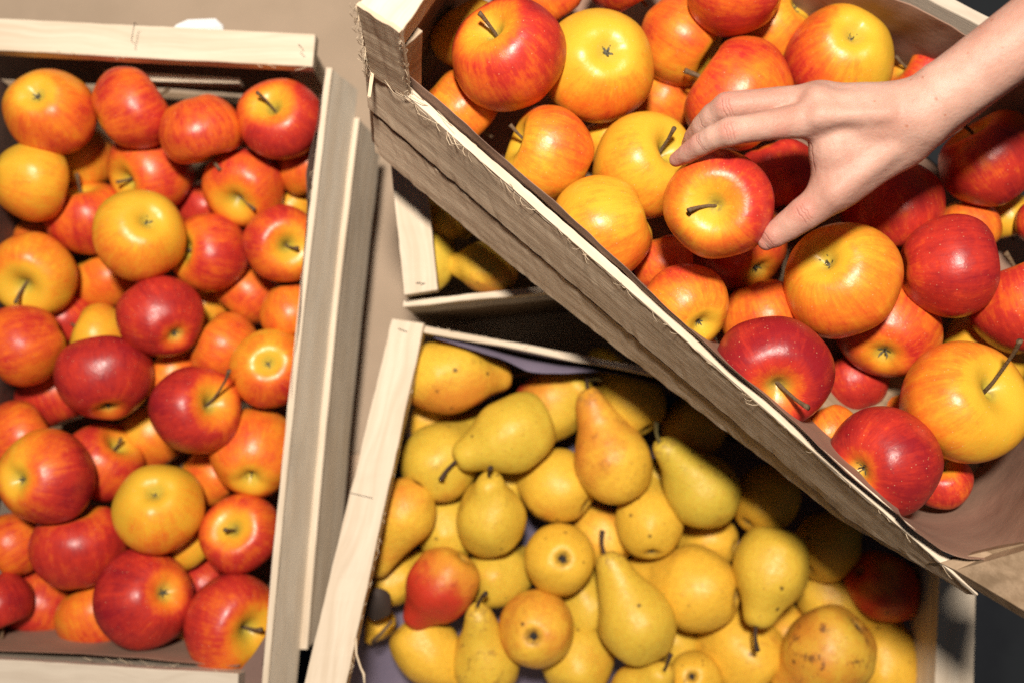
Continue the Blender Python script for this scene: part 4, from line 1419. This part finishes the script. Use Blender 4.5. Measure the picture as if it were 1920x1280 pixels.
PALM = [
    ([J(1712, 226, .634, 56), J(1620, 218, .636, 50), J(1545, 222, .641, 38)]),
    ([J(1705, 212, .638, 52), J(1620, 204, .641, 44), J(1535, 192, .646, 35)]),
    ([J(1708, 222, .652, 52), J(1630, 222, .656, 48), J(1548, 200, .655, 34)]),
    ([J(1700, 235, .665, 48), J(1640, 235, .672, 46), J(1572, 208, .666, 30)]),
    ([J(1690, 255, .645, 52), J(1600, 285, .646, 50), J(1566, 282, .645, 42)]),
    ([J(1566, 284, .645, 40), J(1570, 335, .650, 43)]),
]
ARM = [J(1690, 226, .637, 58), J(1722, 212, .632, 61), J(1760, 186, .627, 62), J(1840, 127, .618, 63.5), J(1960, 38, .605, 68), J(2130, -90, .585, 78)]
ARM2 = [J(1690, 236, .656, 55), J(1730, 222, .652, 58), J(1840, 135, .640, 60), J(1960, 46, .628, 65), J(2130, -82, .608, 76)]
BUMPS = [J(1532, 184, .634, 18), J(1542, 217, .629, 18), J(1368, 247, .630, 20), J(1362, 200, .647, 20), J(1752, 150, .618, 18)]
TENDONS = [(J(1535, 218, .6265, 19), J(1665, 214, .6195, 12)), (J(1528, 190, .633, 19), J(1668, 196, .622, 12)), (J(1562, 362, .640, 20), J(1668, 282, .630, 16))]
ROSY = [(pt(1262, 302, .66), .014), (pt(1292, 262, .67), .014), (pt(1432, 456, .668), .016), (pt(1368, 240, .605), .011), (pt(1358, 190, .62), .011), (pt(1506, 392, .645), .012), (pt(1462, 255, .615), .010)]
FRECKLES = [(pt(1860, 38, .595), .0012), (pt(1838, 52, .596), .0009), (pt(1755, 186, .60), .0014), (pt(1700, 237, .607), .0013), (pt(1661, 319, .62), .0011),
            (pt(1730, 145, .61), .0011), (pt(1708, 150, .615), .0010), (pt(1772, 216, .603), .0010), (pt(1815, 100, .60), .0008), (pt(1880, 90, .595), .0009), (pt(1640, 190, .61), .0008), (pt(1797, 150, .598), .0007)]


def build_hand():
    allp = [p for ch in [INDEX, MIDDLE, RING, PINKY, THUMB, ARM, ARM2] + PALM for p in ch]
    P = np.array([p for p, r in allp]); Rr = np.array([r for p, r in allp])
    lo_ = (P - Rr[:, None]).min(0) - .006
    hi_ = (P + Rr[:, None]).max(0) + .006
    h = .00115
    n = np.ceil((hi_ - lo_) / h).astype(int)
    Fd = np.empty(n, np.float32)
    ys = (lo_[1] + h * np.arange(n[1])).astype(np.float32)
    zs = (lo_[2] + h * np.arange(n[2])).astype(np.float32)
    for i0 in range(0, n[0], 24):
        xs = (lo_[0] + h * np.arange(i0, min(i0 + 24, n[0]))).astype(np.float32)
        X = np.stack(np.meshgrid(xs, ys, zs, indexing='ij'), -1)
        body = chain(X, ARM, .004)
        body = smin(body, chain(X, ARM2, .004), .012)
        for ch in PALM:
            body = smin(body, chain(X, ch, .004), .009)
        for (p, r) in BUMPS[4:]:
            body = smin(body, cap(X, p, tuple(np.array(p) + 1e-4), r, r), .010)
        for a_, b_ in TENDONS:
            body = smin(body, cap(X, a_[0], b_[0], a_[1], b_[1]), .005)
        body = smin(body, chain(X, THUMB, .003), .010)
        out = None
        for ch, bp in ((INDEX, BUMPS[2]), (MIDDLE, BUMPS[3]), (RING, None), (PINKY, None)):
            c = chain(X, ch, .0022)
            if bp:
                c = smin(c, cap(X, bp[0], tuple(np.array(bp[0]) + 1e-4), bp[1], bp[1]), .006)
            c = smin(body, c, .0075)
            out = c if out is None else smin(out, c, .0010)
        for (p, r) in BUMPS[:2]:
            out = smin(out, cap(X, p, tuple(np.array(p) + 1e-4), r, r), .009)
        Fd[i0:i0 + len(xs)] = out
    # naive surface nets
    s = Fd < 0
    c0 = Fd[:-1, :-1, :-1]
    cnt = np.zeros(c0.shape, np.int8)
    for a in (0, 1):
        for b in (0, 1):
            for c in (0, 1):
                cnt += s[a:n[0] - 1 + a, b:n[1] - 1 + b, c:n[2] - 1 + c]
    act = (cnt > 0) & (cnt < 8)
    idx = -np.ones(c0.shape, np.int64)
    cells = np.argwhere(act)
    idx[act] = np.arange(len(cells))
    acc = np.zeros((len(cells), 3)); wt = np.zeros(len(cells))
    corners = [(a, b, c) for a in (0, 1) for b in (0, 1) for c in (0, 1)]
    val = {k: Fd[cells[:, 0] + k[0], cells[:, 1] + k[1], cells[:, 2] + k[2]] for k in corners}
    for k in corners:
        for ax in range(3):
            if k[ax] == 0:
                k2 = list(k); k2[ax] = 1; k2 = tuple(k2)
                f0, f1 = val[k], val[k2]
                cr_ = (f0 < 0) != (f1 < 0)
                t = np.where(cr_, f0 / np.where(f0 == f1, 1, f0 - f1), 0)
                pos = np.tile(np.array(k, float), (len(cells), 1))
                pos[:, ax] += t
                acc += pos * cr_[:, None]; wt += cr_
    V_ = lo_ + h * (cells + acc / wt[:, None])
    faces = []
    for ax in range(3):
        o1_, o2_ = [(1, 2), (2, 0), (0, 1)][ax]
        sl0 = [slice(1, n[0] - 1)] * 3
        A_ = s[:-1, :, :] if ax == 0 else (s[:, :-1, :] if ax == 1 else s[:, :, :-1])
        B_ = s[1:, :, :] if ax == 0 else (s[:, 1:, :] if ax == 1 else s[:, :, 1:])
        e = np.argwhere(A_ != B_)
        ok = (e[:, o1_] > 0) & (e[:, o2_] > 0) & (e[:, o1_] < n[o1_] - 1) & (e[:, o2_] < n[o2_] - 1)
        e = e[ok]
        flip = B_[e[:, 0], e[:, 1], e[:, 2]]
        q = []
        for da, db in ((0, 0), (-1, 0), (-1, -1), (0, -1)):
            cc = e.copy(); cc[:, o1_] += da; cc[:, o2_] += db
            q.append(idx[cc[:, 0], cc[:, 1], cc[:, 2]])
        q = np.stack(q, 1)
        q[flip] = q[flip][:, ::-1]
        faces.append(q[(q >= 0).all(1)])
    fc = np.concatenate(faces)
    me = bpy.data.meshes.new('person')
    me.vertices.add(len(V_)); me.vertices.foreach_set('co', V_.astype(np.float32).ravel())
    me.loops.add(len(fc) * 4); me.loops.foreach_set('vertex_index', fc.astype(np.int32).ravel())
    me.polygons.add(len(fc)); me.polygons.foreach_set('loop_start', np.arange(0, len(fc) * 4, 4, dtype=np.int32))
    me.update(calc_edges=True); me.validate()
    bm = bmesh.new(); bm.from_mesh(me)
    bmesh.ops.recalc_face_normals(bm, faces=bm.faces)
    for _ in range(3):
        bmesh.ops.smooth_vert(bm, verts=bm.verts, factor=.5, use_axis_x=True, use_axis_y=True, use_axis_z=True)
    bm.to_mesh(me); bm.free()
    return me


from mathutils.bvhtree import BVHTree
_hm = build_hand()
_bv = BVHTree.FromPolygons([v.co for v in _hm.vertices], [tuple(p.vertices) for p in _hm.polygons])


def on_skin(p):
    h_ = _bv.ray_cast(CAMP, (Vector(p) - CAMP).normalized())[0]
    return h_ if h_ is not None else Vector(p)


FRECKLES = [(on_skin(p), r) for p, r in FRECKLES]
ROSY = [(on_skin(p), r) for p, r in ROSY]
CREASES = []
for ch, nodes in ((INDEX, ((3, .0), (3, .0022), (3, -.0024), (5, .0), (5, .0016))), (MIDDLE, ((3, .0), (3, .0024), (3, -.0022), (5, .0))),
                  (THUMB, ((4, .0), (4, .0024), (4, -.0022), (6, .004)))):
    for k, sh in nodes:
        a_, b_ = Vector(ch[k - 1][0]), Vector(ch[k + 1][0])
        ax = (b_ - a_).normalized()
        CREASES.append((on_skin(Vector(ch[k][0]) + ax * sh), ax, .0085, .0007))
web = on_skin(pt(1524, 296, .64))
CREASES.append((web, ((on_skin(pt(1560, 300, .64)) - web).normalized() + Vector((0, .25, 0))).normalized(), .011, .0010))
hand = link('person', _hm, skin_material(), None)
tag(hand, 'bare freckled forearm and hand reaching in from upper right, holding an apple', 'person')

# thumb nail, a thin curved plate on the outer side of the thumb tip
gn = N('nail')
gn.b.inputs['Base Color'].default_value = (0.56, 0.33, 0.26, 1)
gn.b.inputs['Roughness'].default_value = 0.3
tipc, prev = pt(1437, 453, .662), pt(1478, 423, .657)
ax_ = (tipc - prev).normalized()
out_ = (pt(1460, 470, .672) - pt(1447, 446, .672)).normalized()
out_ = (out_ + Vector((0, 0, 1.0))).normalized()
out_ = (out_ - ax_ * out_.dot(ax_)).normalized()
sd_ = ax_.cross(out_)
nv, nf = [], []
for i in range(9):
    t = i / 8
    for j in range(9):
        a = (j / 8 - .5) * 1.7
        wd = .0066 * (1 - .25 * max(0, t - .75) * 4 * abs(j / 8 - .5))
        uu = .42 + .64 * t
        rr_ = .00955 + (.0053 - .00955) * min(uu, 1.0) + .0002
        nv.append(prev.lerp(tipc, uu) + out_ * (math.cos(a) * rr_) + sd_ * (math.sin(a) * rr_ * .92))
for i in range(8):
    for j in range(8):
        nf.append([i * 9 + j, i * 9 + j + 1, (i + 1) * 9 + j + 1, (i + 1) * 9 + j])
nail = link('fingernail', mesh('fingernail', nv, nf), gn.m, hand)
so = nail.modifiers.new('thickness', 'SOLIDIFY'); so.thickness = .0006
